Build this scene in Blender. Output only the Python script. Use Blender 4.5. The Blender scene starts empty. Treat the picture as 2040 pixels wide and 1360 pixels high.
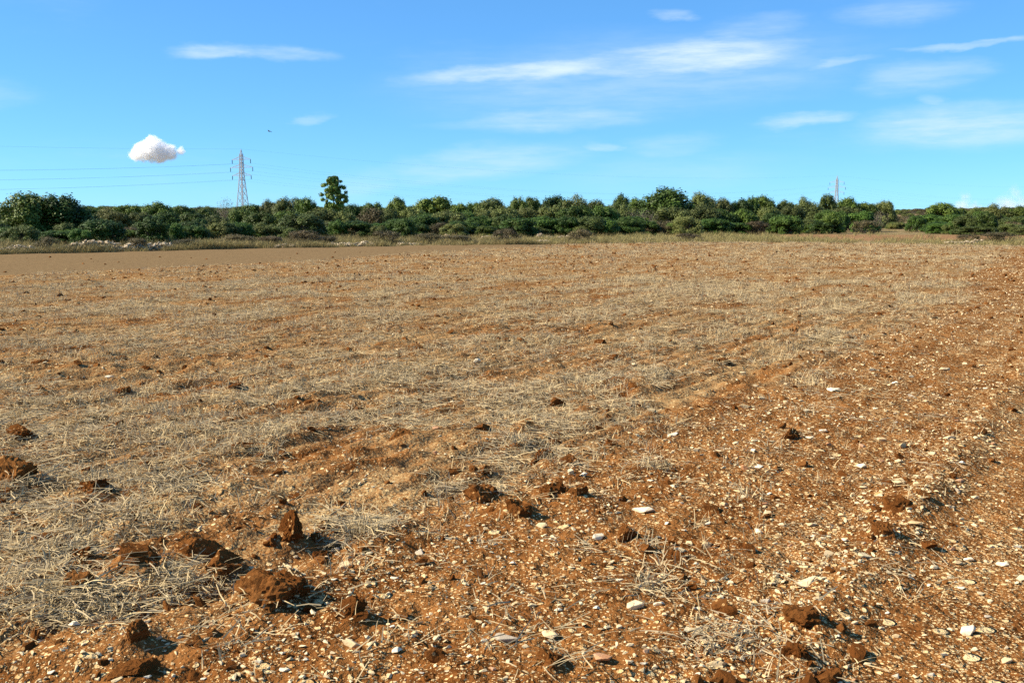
import bpy, bmesh, math, random
import numpy as np
from mathutils import Vector, Matrix, Euler

# ------------------------------------------------------------------ camera, sky, sun, exposure
sc = bpy.context.scene
C = sc.collection
R = math.radians
PX_W, PX_H, F = 2040.0, 1360.0, 2000.0          # photograph size and focal length in its pixels
HORIZON = 445.0
CAM_H = 1.6
PITCH = math.atan((PX_H / 2 - HORIZON) / F)

cam_d = bpy.data.cameras.new('camera')
cam_d.sensor_width = 36.0
cam_d.lens = 36.0 * F / PX_W
cam_d.clip_start = 0.05
cam_d.clip_end = 90000.0
cam = bpy.data.objects.new('camera', cam_d)
C.objects.link(cam)
cam.location = (0, 0, CAM_H)
cam.rotation_euler = (R(90) - PITCH, 0, 0)
sc.camera = cam

SUN_EL = R(36.0)
SUN_AZ = R(-94.0)          # from +Y (view direction), negative = to the left
sun_dir = Vector((math.sin(SUN_AZ) * math.cos(SUN_EL), math.cos(SUN_AZ) * math.cos(SUN_EL), math.sin(SUN_EL)))
sl = bpy.data.lights.new('sun', 'SUN')
sl.energy = 5.0
sl.angle = R(0.5)
sl.color = (1.0, 0.90, 0.74)
so = bpy.data.objects.new('sun', sl)
C.objects.link(so)
so.rotation_euler = sun_dir.to_track_quat('Z', 'Y').to_euler()
so.location = (-30, 0, 40)

sc.view_settings.view_transform = 'Standard'
sc.view_settings.look = 'None'
sc.view_settings.exposure = 1.05
sc.view_settings.gamma = 1.0
sc.view_settings.use_curve_mapping = False
sc.cycles.use_denoising = False
sc.cycles.max_bounces = 24
sc.cycles.diffuse_bounces = 2
sc.cycles.transparent_max_bounces = 8
sc.cycles.volume_bounces = 24
sc.cycles.use_adaptive_sampling = True
sc.cycles.adaptive_threshold = 0.01

world = bpy.data.worlds.new('World')
sc.world = world
world.use_nodes = True
wt = world.node_tree
wt.nodes.clear()


class NT:
    """small helper to write node trees"""
    def __init__(self, tree):
        self.t = tree
    def n(self, kind, **kw):
        nd = self.t.nodes.new(kind)
        for k, v in kw.items():
            setattr(nd, k, v)
        return nd
    def l(self, a, b):
        self.t.links.new(a, b)
    def put(self, sock, v):
        if isinstance(v, bpy.types.NodeSocket):
            self.l(v, sock)
        else:
            sock.default_value = v
    def m(self, op, a, b=None, c=None, clamp=False):
        nd = self.n('ShaderNodeMath', operation=op, use_clamp=clamp)
        self.put(nd.inputs[0], a)
        if b is not None: self.put(nd.inputs[1], b)
        if c is not None: self.put(nd.inputs[2], c)
        return nd.outputs[0]
    def vm(self, op, a, b=None):
        nd = self.n('ShaderNodeVectorMath', operation=op)
        self.put(nd.inputs[0], a)
        if b is not None: self.put(nd.inputs[1], b)
        return nd.outputs['Value'] if op in ('LENGTH', 'DOT_PRODUCT') else nd.outputs[0]
    def noise(self, vec, scale, detail=4, rough=0.55, dim='3D', dist=0.0):
        nd = self.n('ShaderNodeTexNoise', noise_dimensions=dim)
        self.l(vec, nd.inputs['Vector'])
        nd.inputs['Scale'].default_value = scale
        nd.inputs['Detail'].default_value = detail
        nd.inputs['Roughness'].default_value = rough
        nd.inputs['Distortion'].default_value = dist
        return nd.outputs['Fac'], nd.outputs['Color']
    def vor(self, vec, scale, feature='F1'):
        nd = self.n('ShaderNodeTexVoronoi', feature=feature)
        self.l(vec, nd.inputs['Vector'])
        nd.inputs['Scale'].default_value = scale
        return nd.outputs['Distance'], nd.outputs['Color']
    def mr(self, v, a, b, c=0.0, d=1.0, kind='SMOOTHSTEP'):
        nd = self.n('ShaderNodeMapRange', interpolation_type=kind)
        self.put(nd.inputs[0], v)
        for i, x in enumerate((a, b, c, d)):
            self.put(nd.inputs[i + 1], x)
        return nd.outputs[0]
    def mix(self, f, a, b):
        nd = self.n('ShaderNodeMix', data_type='RGBA')
        self.put(nd.inputs[0], f)
        self.put(nd.inputs[6], a if isinstance(a, bpy.types.NodeSocket) else (*a, 1.0))
        self.put(nd.inputs[7], b if isinstance(b, bpy.types.NodeSocket) else (*b, 1.0))
        return nd.outputs[2]
    def mapping(self, vec, loc=(0, 0, 0), rot=(0, 0, 0), scale=(1, 1, 1), kind='POINT'):
        nd = self.n('ShaderNodeMapping', vector_type=kind)
        self.l(vec, nd.inputs['Vector'])
        if kind != 'VECTOR':
            nd.inputs['Location'].default_value = loc
        nd.inputs['Rotation'].default_value = rot
        nd.inputs['Scale'].default_value = scale
        return nd.outputs[0]


def ray(px, py):
    """direction of a pixel of the photograph, forward component along the optical axis = 1"""
    a, b = (px - PX_W / 2) / F, (PX_H / 2 - py) / F
    return Vector((a, math.cos(PITCH) + b * math.sin(PITCH), -math.sin(PITCH) + b * math.cos(PITCH)))


def at_depth(px, py, depth):
    r = ray(px, py)
    k = depth / r.y
    return Vector((r.x * k, depth, CAM_H + r.z * k))


def azel(px, py):
    r = ray(px, py).normalized()
    return math.atan2(r.x, r.y), math.asin(r.z)


# ---- sky with high wispy cloud
W = NT(wt)
sky = W.n('ShaderNodeTexSky', sky_type='NISHITA')
sky.sun_disc = False
sky.sun_elevation = SUN_EL
sky.sun_rotation = SUN_AZ
sky.altitude = 2000.0
sky.air_density = 1.0
sky.dust_density = 0.0
sky.ozone_density = 10.0
tc = W.n('ShaderNodeTexCoord')
sep = W.n('ShaderNodeSeparateXYZ')
W.l(tc.outputs['Generated'], sep.inputs[0])
az = W.m('ARCTAN2', sep.outputs[0], sep.outputs[1])
el = W.m('ARCSINE', sep.outputs[2])
cmb = W.n('ShaderNodeCombineXYZ')
W.l(az, cmb.inputs[0]); W.l(el, cmb.inputs[1])
ang = cmb.outputs[0]
wz_f, wz_c = W.noise(W.mapping(ang, scale=(1, 3.2, 1), rot=(0, 0, -0.1)), 9.0, 5, 0.6)
off = W.vm('MULTIPLY', W.vm('SUBTRACT', wz_c, (0.5, 0.5, 0.5)), (0.10, 0.026, 0.0))
angd = W.vm('ADD', ang, off)
fib_f, _ = W.noise(W.mapping(ang, rot=(0, 0, -0.12), scale=(1, 7, 1)), 14.0, 7, 0.62)
fib = W.mr(fib_f, 0.25, 0.72)
# (x0, y0, x1, y1, half width, strength) of each wisp in photograph pixels
WISPS = [(835, 162, 1262, 122, 22, .9), (1180, 132, 1610, 88, 34, .85), (1050, 142, 1450, 100, 26, .6), (1380, 110, 1620, 84, 16, .55), (1400, 75, 1600, 55, 30, .3), (850, 175, 1700, 110, 75, .3),
         (345, 106, 500, 96, 15, .55), (470, 97, 640, 106, 14, .40), (900, 245, 1300, 222, 24, .42), (1500, 250, 1700, 236, 15, .55), (1740, 262, 2100, 240, 42, .60),
         (1780, 285, 1900, 230, 30, .35), (1590, 130, 1770, 115, 9, .40), (1820, 102, 2080, 72, 7, .50), (1720, 165, 1960, 140, 28, .35), (1310, 27, 1400, 26, 10, .45),
         (1660, 30, 1900, 14, 22, .3), (760, 350, 1160, 300, 34, .40), (1165, 293, 1240, 290, 10, .38), (590, 240, 665, 232, 9, .28), (1240, 300, 1420, 280, 26, .22),
         (1120, 350, 1560, 330, 40, .15), (1820, 205, 1880, 200, 14, .3), (640, 385, 800, 350, 30, .2), (-300, 150, 40, 190, 30, .3), (2150, 120, 2500, 60, 30, .5)]
acc = None
for (x0, y0, x1, y1, hw, st) in WISPS:
    a0, a1 = azel(x0, y0), azel(x1, y1)
    cx, cy = (a0[0] + a1[0]) / 2, (a0[1] + a1[1]) / 2
    L = math.hypot(a1[0] - a0[0], a1[1] - a0[1]) / 2 * 1.45
    th = math.atan2(a1[1] - a0[1], a1[0] - a0[0])
    q = W.mapping(angd, loc=(cx, cy, 0), rot=(0, 0, th), scale=(L, hw / F * 1.35, 1), kind='TEXTURE')
    m = W.mr(W.vm('LENGTH', q), 1.0, 0.25, 0.0, st)
    acc = m if acc is None else W.m('MAXIMUM', acc, m)
# the same thin veil goes on over the rest of the sky
veil_f, _ = W.noise(W.mapping(ang, rot=(0, 0, -0.1), scale=(1, 3.5, 1)), 3.2, 6, 0.6)
veil = W.mr(veil_f, 0.50, 0.85, 0.0, 0.22)
cl = W.m('ADD', W.m('MULTIPLY', acc, W.m('MULTIPLY_ADD', fib, 0.65, 0.35)), W.m('MULTIPLY', veil, fib), clamp=True)
SKY_STRENGTH = 0.098
tint = W.n('ShaderNodeMix', data_type='RGBA', blend_type='MULTIPLY')
tint.inputs[0].default_value = 1.0
gm = W.n('ShaderNodeGamma'); gm.inputs[1].default_value = 0.7
W.l(sky.outputs[0], gm.inputs[0]); W.l(gm.outputs[0], tint.inputs[6])
tint.inputs[7].default_value = (0.80, 1.33, 1.62, 1.0)
skyc = W.mix(cl, tint.outputs[2], (4.1, 4.9, 5.2))
bg = W.n('ShaderNodeBackground')
W.l(skyc, bg.inputs[0])
bg.inputs[1].default_value = SKY_STRENGTH
wo = W.n('ShaderNodeOutputWorld')
W.l(bg.outputs[0], wo.inputs[0])
world.cycles.sampling_method = 'NONE'

# ------------------------------------------------------------------ helpers
rng = np.random.default_rng(7)


def _hash(ix, iy, seed):
    h = (ix.astype(np.int64) * 374761393 + iy.astype(np.int64) * 668265263 + seed * 1442695041) & 0xFFFFFFFF
    h = ((h ^ (h >> 13)) * 1274126177) & 0xFFFFFFFF
    h = (h ^ (h >> 16)) & 0xFFFFFF
    return h / float(0xFFFFFF)


def vnoise(x, y, seed=0):
    """value noise in -1..1"""
    x = np.asarray(x, float); y = np.asarray(y, float)
    ix, iy = np.floor(x), np.floor(y)
    fx, fy = x - ix, y - iy
    fx = fx * fx * fx * (fx * (fx * 6 - 15) + 10); fy = fy * fy * fy * (fy * (fy * 6 - 15) + 10)
    a, b = _hash(ix, iy, seed), _hash(ix + 1, iy, seed)
    c, d = _hash(ix, iy + 1, seed), _hash(ix + 1, iy + 1, seed)
    return ((a * (1 - fx) + b * fx) * (1 - fy) + (c * (1 - fx) + d * fx) * fy) * 2 - 1


def fbm(x, y, seed=0, octv=3):
    s, a, t = 0.0, 1.0, 0.0
    for k in range(octv):
        s = s + a * vnoise(x * 2 ** k + 17.3 * k, y * 2 ** k - 9.1 * k, seed + k)
        t += a; a *= 0.5
    return s / t


def sstep(e0, e1, v):
    t = np.clip((v - e0) / (e1 - e0), 0, 1)
    return t * t * (3 - 2 * t)


ROW = R(32.0)                                  # tillage rows run 32 degrees to the right of the view
SR, CR = math.sin(ROW), math.cos(ROW)


def uv_rows(x, y):
    return x * SR + y * CR, x * CR - y * SR    # along, across


EDGE_X = np.array([-400., -70., -45., -27., -17., -0.7, 20., 37.7, 60., 110., 400.])
EDGE_Y = np.array([-150., 5., 32., 52.5, 65., 74., 84., 77., 66., 30., -150.])


def field_edge(x):
    return np.interp(x, EDGE_X, EDGE_Y)


def zones(x, y):
    """masks of the ground: straw cover, fine harrowed strip, verge beyond the field, bare second field, wheel track"""
    x = np.asarray(x, float); y = np.asarray(y, float)
    u, v = uv_rows(x, y)
    wob = 0.5 * vnoise(u * 0.35, v * 0.8, 31) + 0.35 * vnoise(u * 1.1, v * 2.0, 32)
    bound = np.interp(y, [0, 7, 12, 20, 45, 80], [-3.55, -3.45, -3.0, -3.3, -5.4, -7.2])
    straw = 1 - sstep(-0.45, 0.45, v - bound + wob * 0.7)
    xl = np.interp(y, [0, 18, 31, 40, 64, 76, 90], [-34, -24, -15.8, -10.0, -0.6, 5.0, 8.0])
    verge = sstep(-0.5, 0.6, y - field_edge(x) + 0.5 * vnoise(x * .5, y * .5, 5))
    strip = (1 - sstep(-0.8, 0.8, x - xl + 0.8 * vnoise(u * .3, v, 33))) * (1 - verge)
    red = sstep(6, 9, y - field_edge(x)) * sstep(23, 29, x) * (1 - sstep(66, 74, x)) * (1 - sstep(30, 40, y - field_edge(x)))
    red = np.maximum(red, 0.7 * (1 - sstep(0, 2.2, np.abs(y - field_edge(x) - 0.2))) * sstep(2, 8, x) * (1 - sstep(24, 30, x)))
    track = sstep(-0.98, -0.72, v) * (1 - sstep(-0.05, 0.35, v))
    return straw * (1 - strip) * (1 - verge), strip, verge, red, track


def terrain(x, y):
    """large shape of the land"""
    x = np.asarray(x, float); y = np.asarray(y, float)
    far = y - field_edge(x)
    z = 0.35 * sstep(0, 25, far) + 1.2 * sstep(25, 170, far) + 2.2 * sstep(120, 450, far)
    z = z + 2.5 * np.exp(-(((x - 112) / 55.) ** 2 + ((y - 250) / 70.) ** 2)) * sstep(5, 60, far)
    z = z + 0.16 * fbm(x / 19., y / 19., 3, 2) * sstep(14, 34, np.hypot(x, y)) * (1 - sstep(0, 15, far)) * 0.6
    return z


MOUNDS = []


def ground_z(x, y, lod=None):
    x = np.asarray(x, float); y = np.asarray(y, float)
    r = np.hypot(x, y) + 0.01
    if lod is None:
        lod = 0.0042 * r
    u, v = uv_rows(x, y)
    straw, strip, verge, red, track = zones(x, y)
    rough = (0.95 + 0.75 * straw) * (1 - 0.85 * strip) * (1 - 0.82 * track) * (1 - 0.2 * verge)
    def k(w):                                  # drop what the sheet's grid cannot carry
        return 1 - sstep(0.22 * w, 0.5 * w, lod)
    z = terrain(x, y)
    z = z + 0.030 * fbm(x / 2.3, y / 2.3, 11, 2)
    z = z + rough * (0.012 + 0.008 * straw) * fbm(u / 1.3, v / 0.45, 12, 2) * k(.45)
    z = z + rough * (0.003 + 0.007 * straw) * np.sin(v / 0.27 * 2 * math.pi + 2.2 * vnoise(u / 1.5, v / 1.5, 14)) * k(.27)
    n1 = fbm(x / 0.22, y / 0.22, 15, 2)
    z = z + rough * 0.030 * (np.abs(n1) ** 1.4 * np.sign(n1)) * k(.22)
    n2 = fbm(x / 0.075, y / 0.075, 18, 2)
    z = z + (0.35 + 0.65 * rough) * 0.0125 * n2 * k(.075)
    n3 = vnoise(x / 0.026, y / 0.026, 21)
    z = z + (0.4 + 0.6 * rough) * 0.0042 * n3 * k(.026)
    # wheel track pressed in, with the ridge of crumbs it pushed up
    z = z - 0.035 * track + 0.06 * np.exp(-((v + 1.02) / 0.15) ** 2) * (0.6 + 0.6 * vnoise(u / 0.35, v * 0, 23)) * (1 - sstep(16, 30, r))
    # broken clods along the edge of the straw
    band = np.exp(-((v + 3.35) / 0.55) ** 2) * (1 - sstep(14, 26, r))
    z = z + band * 0.05 * np.clip(fbm(x / 0.33, y / 0.33, 25, 2), -0.6, 1) * k(.3)
    for (cx_, cy_, cw_, ch_) in MOUNDS:
        q = np.abs(x - cx_) + np.abs(y - cy_) < cw_ * 3
        if q.any():
            dd = ((x[q] - cx_) ** 2 + (y[q] - cy_) ** 2) / (cw_ * 0.62) ** 2
            z[q] += ch_ * np.exp(-dd) * (0.75 + 0.7 * fbm(x[q] / (cw_ * .35), y[q] / (cw_ * .35), 91, 2))
    return z


def gz(x, y):
    return float(ground_z(np.array([x]), np.array([y]))[0])


def ground_point(px, py):
    """where the line of sight through a photograph pixel meets the field"""
    r = ray(px, py)
    t = CAM_H / max(-r.z, 1e-5)
    return r.x * t, r.y * t


def mesh_np(name, verts, faces, mat=None, smooth=False):
    me = bpy.data.meshes.new(name)
    verts = np.asarray(verts, np.float32); faces = np.asarray(faces, np.int32)
    k = faces.shape[1]
    me.vertices.add(len(verts)); me.vertices.foreach_set('co', verts.ravel())
    me.loops.add(faces.size); me.loops.foreach_set('vertex_index', faces.ravel())
    me.polygons.add(len(faces))
    me.polygons.foreach_set('loop_start', np.arange(0, faces.size, k, dtype=np.int32))
    me.polygons.foreach_set('loop_total', np.full(len(faces), k, np.int32))
    if smooth:
        me.polygons.foreach_set('use_smooth', np.ones(len(faces), bool))
    me.update(calc_edges=True)
    if mat: me.materials.append(mat)
    return me


def link(name, data, parent=None, loc=None, rot=None, scale=None):
    o = bpy.data.objects.new(name, data)
    C.objects.link(o)
    if parent: o.parent = parent
    if loc is not None: o.location = loc
    if rot is not None: o.rotation_euler = rot
    if scale is not None: o.scale = scale if hasattr(scale, '__len__') else (scale,) * 3
    return o


def tag(o, label=None, cat=None, group=None, kind=None):
    if label: o['label'] = label
    if cat: o['category'] = cat
    if group: o['group'] = group
    if kind: o['kind'] = kind
    return o


def bm_mesh(name, bm, mat, smooth=False):
    me = bpy.data.meshes.new(name)
    bm.to_mesh(me); bm.free()
    if smooth:
        me.polygons.foreach_set('use_smooth', np.ones(len(me.polygons), bool))
    me.materials.append(mat)
    return me


def new_mat(name):
    m = bpy.data.materials.new(name)
    m.use_nodes = True
    m.node_tree.nodes.clear()
    T = NT(m.node_tree)
    out = T.n('ShaderNodeOutputMaterial')
    b = T.n('ShaderNodeBsdfPrincipled')
    T.l(b.outputs[0], out.inputs[0])
    b.inputs['Specular IOR Level'].default_value = 0.0
    b.inputs['Roughness'].default_value = 0.9
    return m, T, b, out


# ------------------------------------------------------------------ materials
SOIL_D, SOIL_M, SOIL_L = (0.060, 0.019, 0.005), (0.170, 0.061, 0.015), (0.262, 0.114, 0.034)
STONE_A, STONE_B = (0.72, 0.54, 0.27), (0.45, 0.26, 0.10)
STRAW_A, STRAW_B = (0.45, 0.33, 0.155), (0.22, 0.155, 0.075)


def soil_color(T, P):
    f1, _ = T.noise(P, 1.7, 3, 0.6)
    f2, _ = T.noise(P, 17.0, 4, 0.65)
    f3, _ = T.noise(P, 120.0, 2, 0.6)
    c = T.mix(T.mr(f2, 0.3, 0.7), SOIL_D, SOIL_M)
    c = T.mix(T.m('MULTIPLY', T.mr(f1, 0.36, 0.66), 0.6), c, SOIL_L)
    return T.mix(T.mr(f3, 0.50, 0.74, 0, 0.55), c, SOIL_L)


def make_ground_mat():
    m, T, b, out = new_mat('field_soil')
    geo = T.n('ShaderNodeNewGeometry')
    P = geo.outputs['Position']
    A = lambda nm: T.n('ShaderNodeAttribute', attribute_name=nm).outputs['Fac']
    straw, strip, verge, red, track = A('straw'), A('strip'), A('verge'), A('red'), A('track')
    rows = T.mapping(P, rot=(0, 0, ROW), kind='POINT')     # x across the rows, y along them
    rows_st = T.mapping(rows, scale=(1, 0.22, 1))
    c = soil_color(T, P)
    rf, _ = T.noise(rows_st, 1.9, 5, 0.6)                  # bands along the rows
    c = T.mix(T.mr(rf, 0.42, 0.66, 0, 0.38), c, SOIL_L)
    # gravel of several sizes, denser on the bare ground
    bare = T.m('SUBTRACT', 1.0, T.m('MULTIPLY', straw, 0.45))
    gd, _ = T.noise(rows_st, 3.1, 4, 0.6)
    across = T.n('ShaderNodeSeparateXYZ'); T.l(rows, across.inputs[0])
    dens = T.m('MULTIPLY', T.m('MULTIPLY', T.mr(gd, 0.34, 0.66, 0.30, 1.0), bare), T.mr(across.outputs[0], -3.6, 0.6, 0.65, 1.45))
    h_add = None
    for sc_, lim, rad in ((26.0, 0.30, 0.46), (60.0, 0.36, 0.48), (130.0, 0.36, 0.5), (11.0, 0.10, 0.42)):
        d, col = T.vor(P, sc_)
        s3 = T.n('ShaderNodeSeparateColor'); T.l(col, s3.inputs[0])
        hit = T.m('LESS_THAN', s3.outputs[0], T.m('MULTIPLY', dens, lim))
        body = T.mr(d, rad, rad * 0.72)
        k = T.m('MULTIPLY', hit, body)
        pc = T.mix(s3.outputs[1], STONE_B, STONE_A)
        c = T.mix(T.m('MULTIPLY', k, 0.92), c, pc)
        if sc_ > 50: continue
        hh = T.m('MULTIPLY', k, 0.35 / sc_)
        h_add = hh if h_add is None else T.m('ADD', h_add, hh)
    # chopped straw between the tufts
    sf, _ = T.noise(rows_st, 2.3, 5, 0.65)
    sg, _ = T.noise(T.mapping(rows, scale=(1, 3.0, 1)), 42.0, 3, 0.7)
    big, _ = T.noise(rows_st, 0.5, 3, 0.5)
    sc_col = T.mix(T.mr(sg, 0.36, 0.64), STRAW_B, STRAW_A)
    scov = T.m('MULTIPLY', straw, T.m('MULTIPLY', T.mr(sf, 0.34, 0.62), T.mr(sg, 0.38, 0.60, 0.0, 0.95)))
    scov = T.m('MULTIPLY', scov, T.mr(big, 0.3, 0.6, 0.55, 0.95))
    c = T.mix(scov, c, sc_col)
    # fine harrowed strip, greyer and dusty
    nf, _ = T.noise(P, 5.0, 6, 0.7)
    c_strip = T.mix(T.mr(nf, 0.3, 0.7), (0.130, 0.088, 0.044), (0.205, 0.146, 0.077))
    c = T.mix(T.m('MULTIPLY', strip, 0.88), c, c_strip)
    # second field's red earth and the dry verge
    vf, _ = T.noise(P, 0.35, 6, 0.65)
    vg, _ = T.noise(P, 2.2, 5, 0.7)
    c_v = T.mix(T.mr(vf, 0.35, 0.65), (0.15, 0.115, 0.052), (0.26, 0.19, 0.105))
    c_v = T.mix(T.mr(vg, 0.5, 0.75, 0, 0.8), c_v, (0.10, 0.096, 0.035))
    c = T.mix(verge, c, c_v)
    c = T.mix(T.m('MULTIPLY', red, 0.6), c, (0.26, 0.125, 0.06))
    T.l(c, b.inputs['Base Color'])
    b.inputs['Roughness'].default_value = 0.95
    b.inputs['Specular IOR Level'].default_value = 0.0
    # fine relief
    b1, _ = T.noise(P, 38.0, 3, 0.7)
    b2, _ = T.noise(P, 7.0, 3, 0.65)
    far_relief = T.m('MULTIPLY', b2, 0.075)
    hgt = T.m('ADD', T.m('ADD', T.m('MULTIPLY', b1, 0.022), far_relief), h_add)
    hgt = T.m('MULTIPLY', hgt, T.m('SUBTRACT', 1.0, T.m('MULTIPLY', strip, 0.7)))
    bp = T.n('ShaderNodeBump'); bp.inputs['Strength'].default_value = 1.0; bp.inputs['Distance'].default_value = 1.0
    T.l(hgt, bp.inputs['Height']); T.l(bp.outputs[0], b.inputs['Normal'])
    return m


def make_clod_mat():
    m, T, b, out = new_mat('clod_earth')
    tcn = T.n('ShaderNodeNewGeometry')
    P = tcn.outputs['Position']
    c = soil_color(T, P)
    oi = T.n('ShaderNodeObjectInfo')
    c = T.mix(T.m('MULTIPLY', oi.outputs['Random'], 0.9), c, (0.105, 0.036, 0.009))
    d, col = T.vor(P, 55.0)
    s3 = T.n('ShaderNodeSeparateColor'); T.l(col, s3.inputs[0])
    k = T.m('MULTIPLY', T.m('LESS_THAN', s3.outputs[0], 0.10), T.mr(d, 0.45, 0.3))
    c = T.mix(k, c, STONE_B)
    T.l(c, b.inputs['Base Color'])
    f, _ = T.noise(P, 60.0, 6, 0.7)
    bp = T.n('ShaderNodeBump'); bp.inputs['Strength'].default_value = 0.8; bp.inputs['Distance'].default_value = 0.02
    T.l(f, bp.inputs['Height']); T.l(bp.outputs[0], b.inputs['Normal'])
    return m


def make_stone_mat(name, ca, cb, stain=0.45):
    m, T, b, out = new_mat(name)
    tcn = T.n('ShaderNodeTexCoord')
    oi = T.n('ShaderNodeObjectInfo')
    P = T.vm('ADD', tcn.outputs['Object'], T.vm('SCALE', oi.outputs['Location']))
    geo = T.n('ShaderNodeNewGeometry')
    P = geo.outputs['Position']
    f, _ = T.noise(P, 30.0, 6, 0.65)
    g, _ = T.noise(P, 9.0, 4, 0.6)
    c = T.mix(oi.outputs['Random'], ca, cb)
    c = T.mix(T.mr(f, 0.45, 0.75, 0, stain), c, (0.30, 0.14, 0.055))
    c = T.mix(T.mr(g, 0.35, 0.7, 0, 0.25), c, (0.72, 0.62, 0.44))
    T.l(c, b.inputs['Base Color'])
    bp = T.n('ShaderNodeBump'); bp.inputs['Strength'].default_value = 0.5; bp.inputs['Distance'].default_value = 0.01
    T.l(f, bp.inputs['Height']); T.l(bp.outputs[0], b.inputs['Normal'])
    b.inputs['Roughness'].default_value = 0.85
    return m


def make_plain_mat(name, ca, cb, rough=0.9, scale=8.0, coord='Object', spec=0.15, transl=0.0, rnd=0.0, cr=(0, 0, 0)):
    m, T, b, out = new_mat(name)
    tcn = T.n('ShaderNodeTexCoord')
    f, _ = T.noise(tcn.outputs[coord], scale, 4, 0.6)
    c = T.mix(T.mr(f, 0.35, 0.65), ca, cb)
    if rnd:
        oi = T.n('ShaderNodeObjectInfo')
        c = T.mix(T.m('MULTIPLY', oi.outputs['Random'], rnd), c, cr)
    T.l(c, b.inputs['Base Color'])
    b.inputs['Roughness'].default_value = rough
    b.inputs['Specular IOR Level'].default_value = spec
    if transl:
        tb = T.n('ShaderNodeBsdfTranslucent')
        T.l(c, tb.inputs[0])
        mx = T.n('ShaderNodeMixShader'); mx.inputs[0].default_value = transl
        T.l(b.outputs[0], mx.inputs[1]); T.l(tb.outputs[0], mx.inputs[2]); T.l(mx.outputs[0], out.inputs[0])
    return m


def make_leaf_mat(name, c0, c1, c2):
    """leaf colour from a per-leaf tone attribute, a little from the tree itself"""
    m, T, b, out = new_mat(name)
    tone = T.n('ShaderNodeAttribute', attribute_name='tone').outputs['Fac']
    oi = T.n('ShaderNodeObjectInfo')
    c = T.mix(tone, c0, c1)
    c = T.mix(T.m('MULTIPLY', oi.outputs['Random'], 0.8), c, c2)
    hs = T.n('ShaderNodeHueSaturation'); T.l(c, hs.inputs['Color'])
    T.l(T.m('MULTIPLY_ADD', T.m('FRACT', T.m('MULTIPLY', oi.outputs['Random'], 7.31)), 0.75, 0.65), hs.inputs['Value'])
    c = hs.outputs[0]
    T.l(c, b.inputs['Base Color'])
    b.inputs['Roughness'].default_value = 0.6
    b.inputs['Specular IOR Level'].default_value = 0.25
    tb = T.n('ShaderNodeBsdfTranslucent'); T.l(c, tb.inputs[0])
    mx = T.n('ShaderNodeMixShader'); mx.inputs[0].default_value = 0.06
    T.l(b.outputs[0], mx.inputs[1]); T.l(tb.outputs[0], mx.inputs[2]); T.l(mx.outputs[0], out.inputs[0])
    return m


M_GROUND = make_ground_mat()
M_CLOD = make_clod_mat()
M_STONE = make_stone_mat('limestone', (0.68, 0.55, 0.32), (0.52, 0.36, 0.17))
M_WHITE = make_stone_mat('white_limestone', (0.78, 0.68, 0.48), (0.70, 0.59, 0.39), 0.3)
M_GREYST = make_stone_mat('grey_limestone', (0.40, 0.33, 0.24), (0.34, 0.28, 0.20), 0.2)
M_ORANGE = make_stone_mat('stained_limestone', (0.46, 0.21, 0.09), (0.44, 0.23, 0.11), 0.3)
M_WALLST = make_stone_mat('weathered_wall_stone', (0.56, 0.46, 0.31), (0.26, 0.195, 0.12), 0.4)
M_STRAW = make_plain_mat('straw', (0.66, 0.50, 0.255), (0.38, 0.28, 0.14), 0.75, 20.0, 'Object', 0.0, 0.1, 0.75, (0.29, 0.24, 0.165))
M_DRY = make_plain_mat('dry_grass', (0.36, 0.275, 0.125), (0.22, 0.175, 0.075), 0.85, 6.0, 'Object', 0.1, 0.15, 0.6, (0.13, 0.125, 0.045))
M_GREEN_GRASS = make_plain_mat('yellow_green_grass', (0.34, 0.29, 0.11), (0.22, 0.20, 0.07), 0.85, 6.0, 'Object', 0.1, 0.15, 0.5, (0.36, 0.27, 0.12))
M_BARK = make_plain_mat('bark', (0.10, 0.075, 0.05), (0.17, 0.14, 0.105), 0.95, 5.0)
M_STEEL = make_plain_mat('galvanised_steel', (0.30, 0.32, 0.34), (0.36, 0.38, 0.40), 0.6, 2.0)
M_GLASS = make_plain_mat('insulator_glaze', (0.05, 0.06, 0.07), (0.08, 0.09, 0.10), 0.35, 2.0)
M_WIRE = make_plain_mat('aluminium_cable', (0.20, 0.22, 0.24), (0.24, 0.26, 0.28), 0.6, 1.0)
M_OAK = make_leaf_mat('oak_leaves', (0.018, 0.042, 0.006), (0.078, 0.135, 0.016), (0.100, 0.128, 0.016))
M_OLIVE = make_leaf_mat('olive_leaves', (0.036, 0.058, 0.012), (0.120, 0.155, 0.032), (0.150, 0.150, 0.040))
M_SHRUB = make_leaf_mat('mastic_leaves', (0.020, 0.050, 0.007), (0.078, 0.142, 0.016), (0.060, 0.100, 0.014))
M_BROWN = make_leaf_mat('withered_leaves', (0.070, 0.048, 0.022), (0.165, 0.122, 0.055), (0.115, 0.100, 0.040))
M_TWIG = make_leaf_mat('grey_twigs', (0.120, 0.095, 0.065), (0.230, 0.190, 0.135), (0.190, 0.170, 0.100))
M_PINE = make_leaf_mat('pine_needles', (0.032, 0.062, 0.010), (0.100, 0.165, 0.022), (0.110, 0.150, 0.020))

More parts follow.
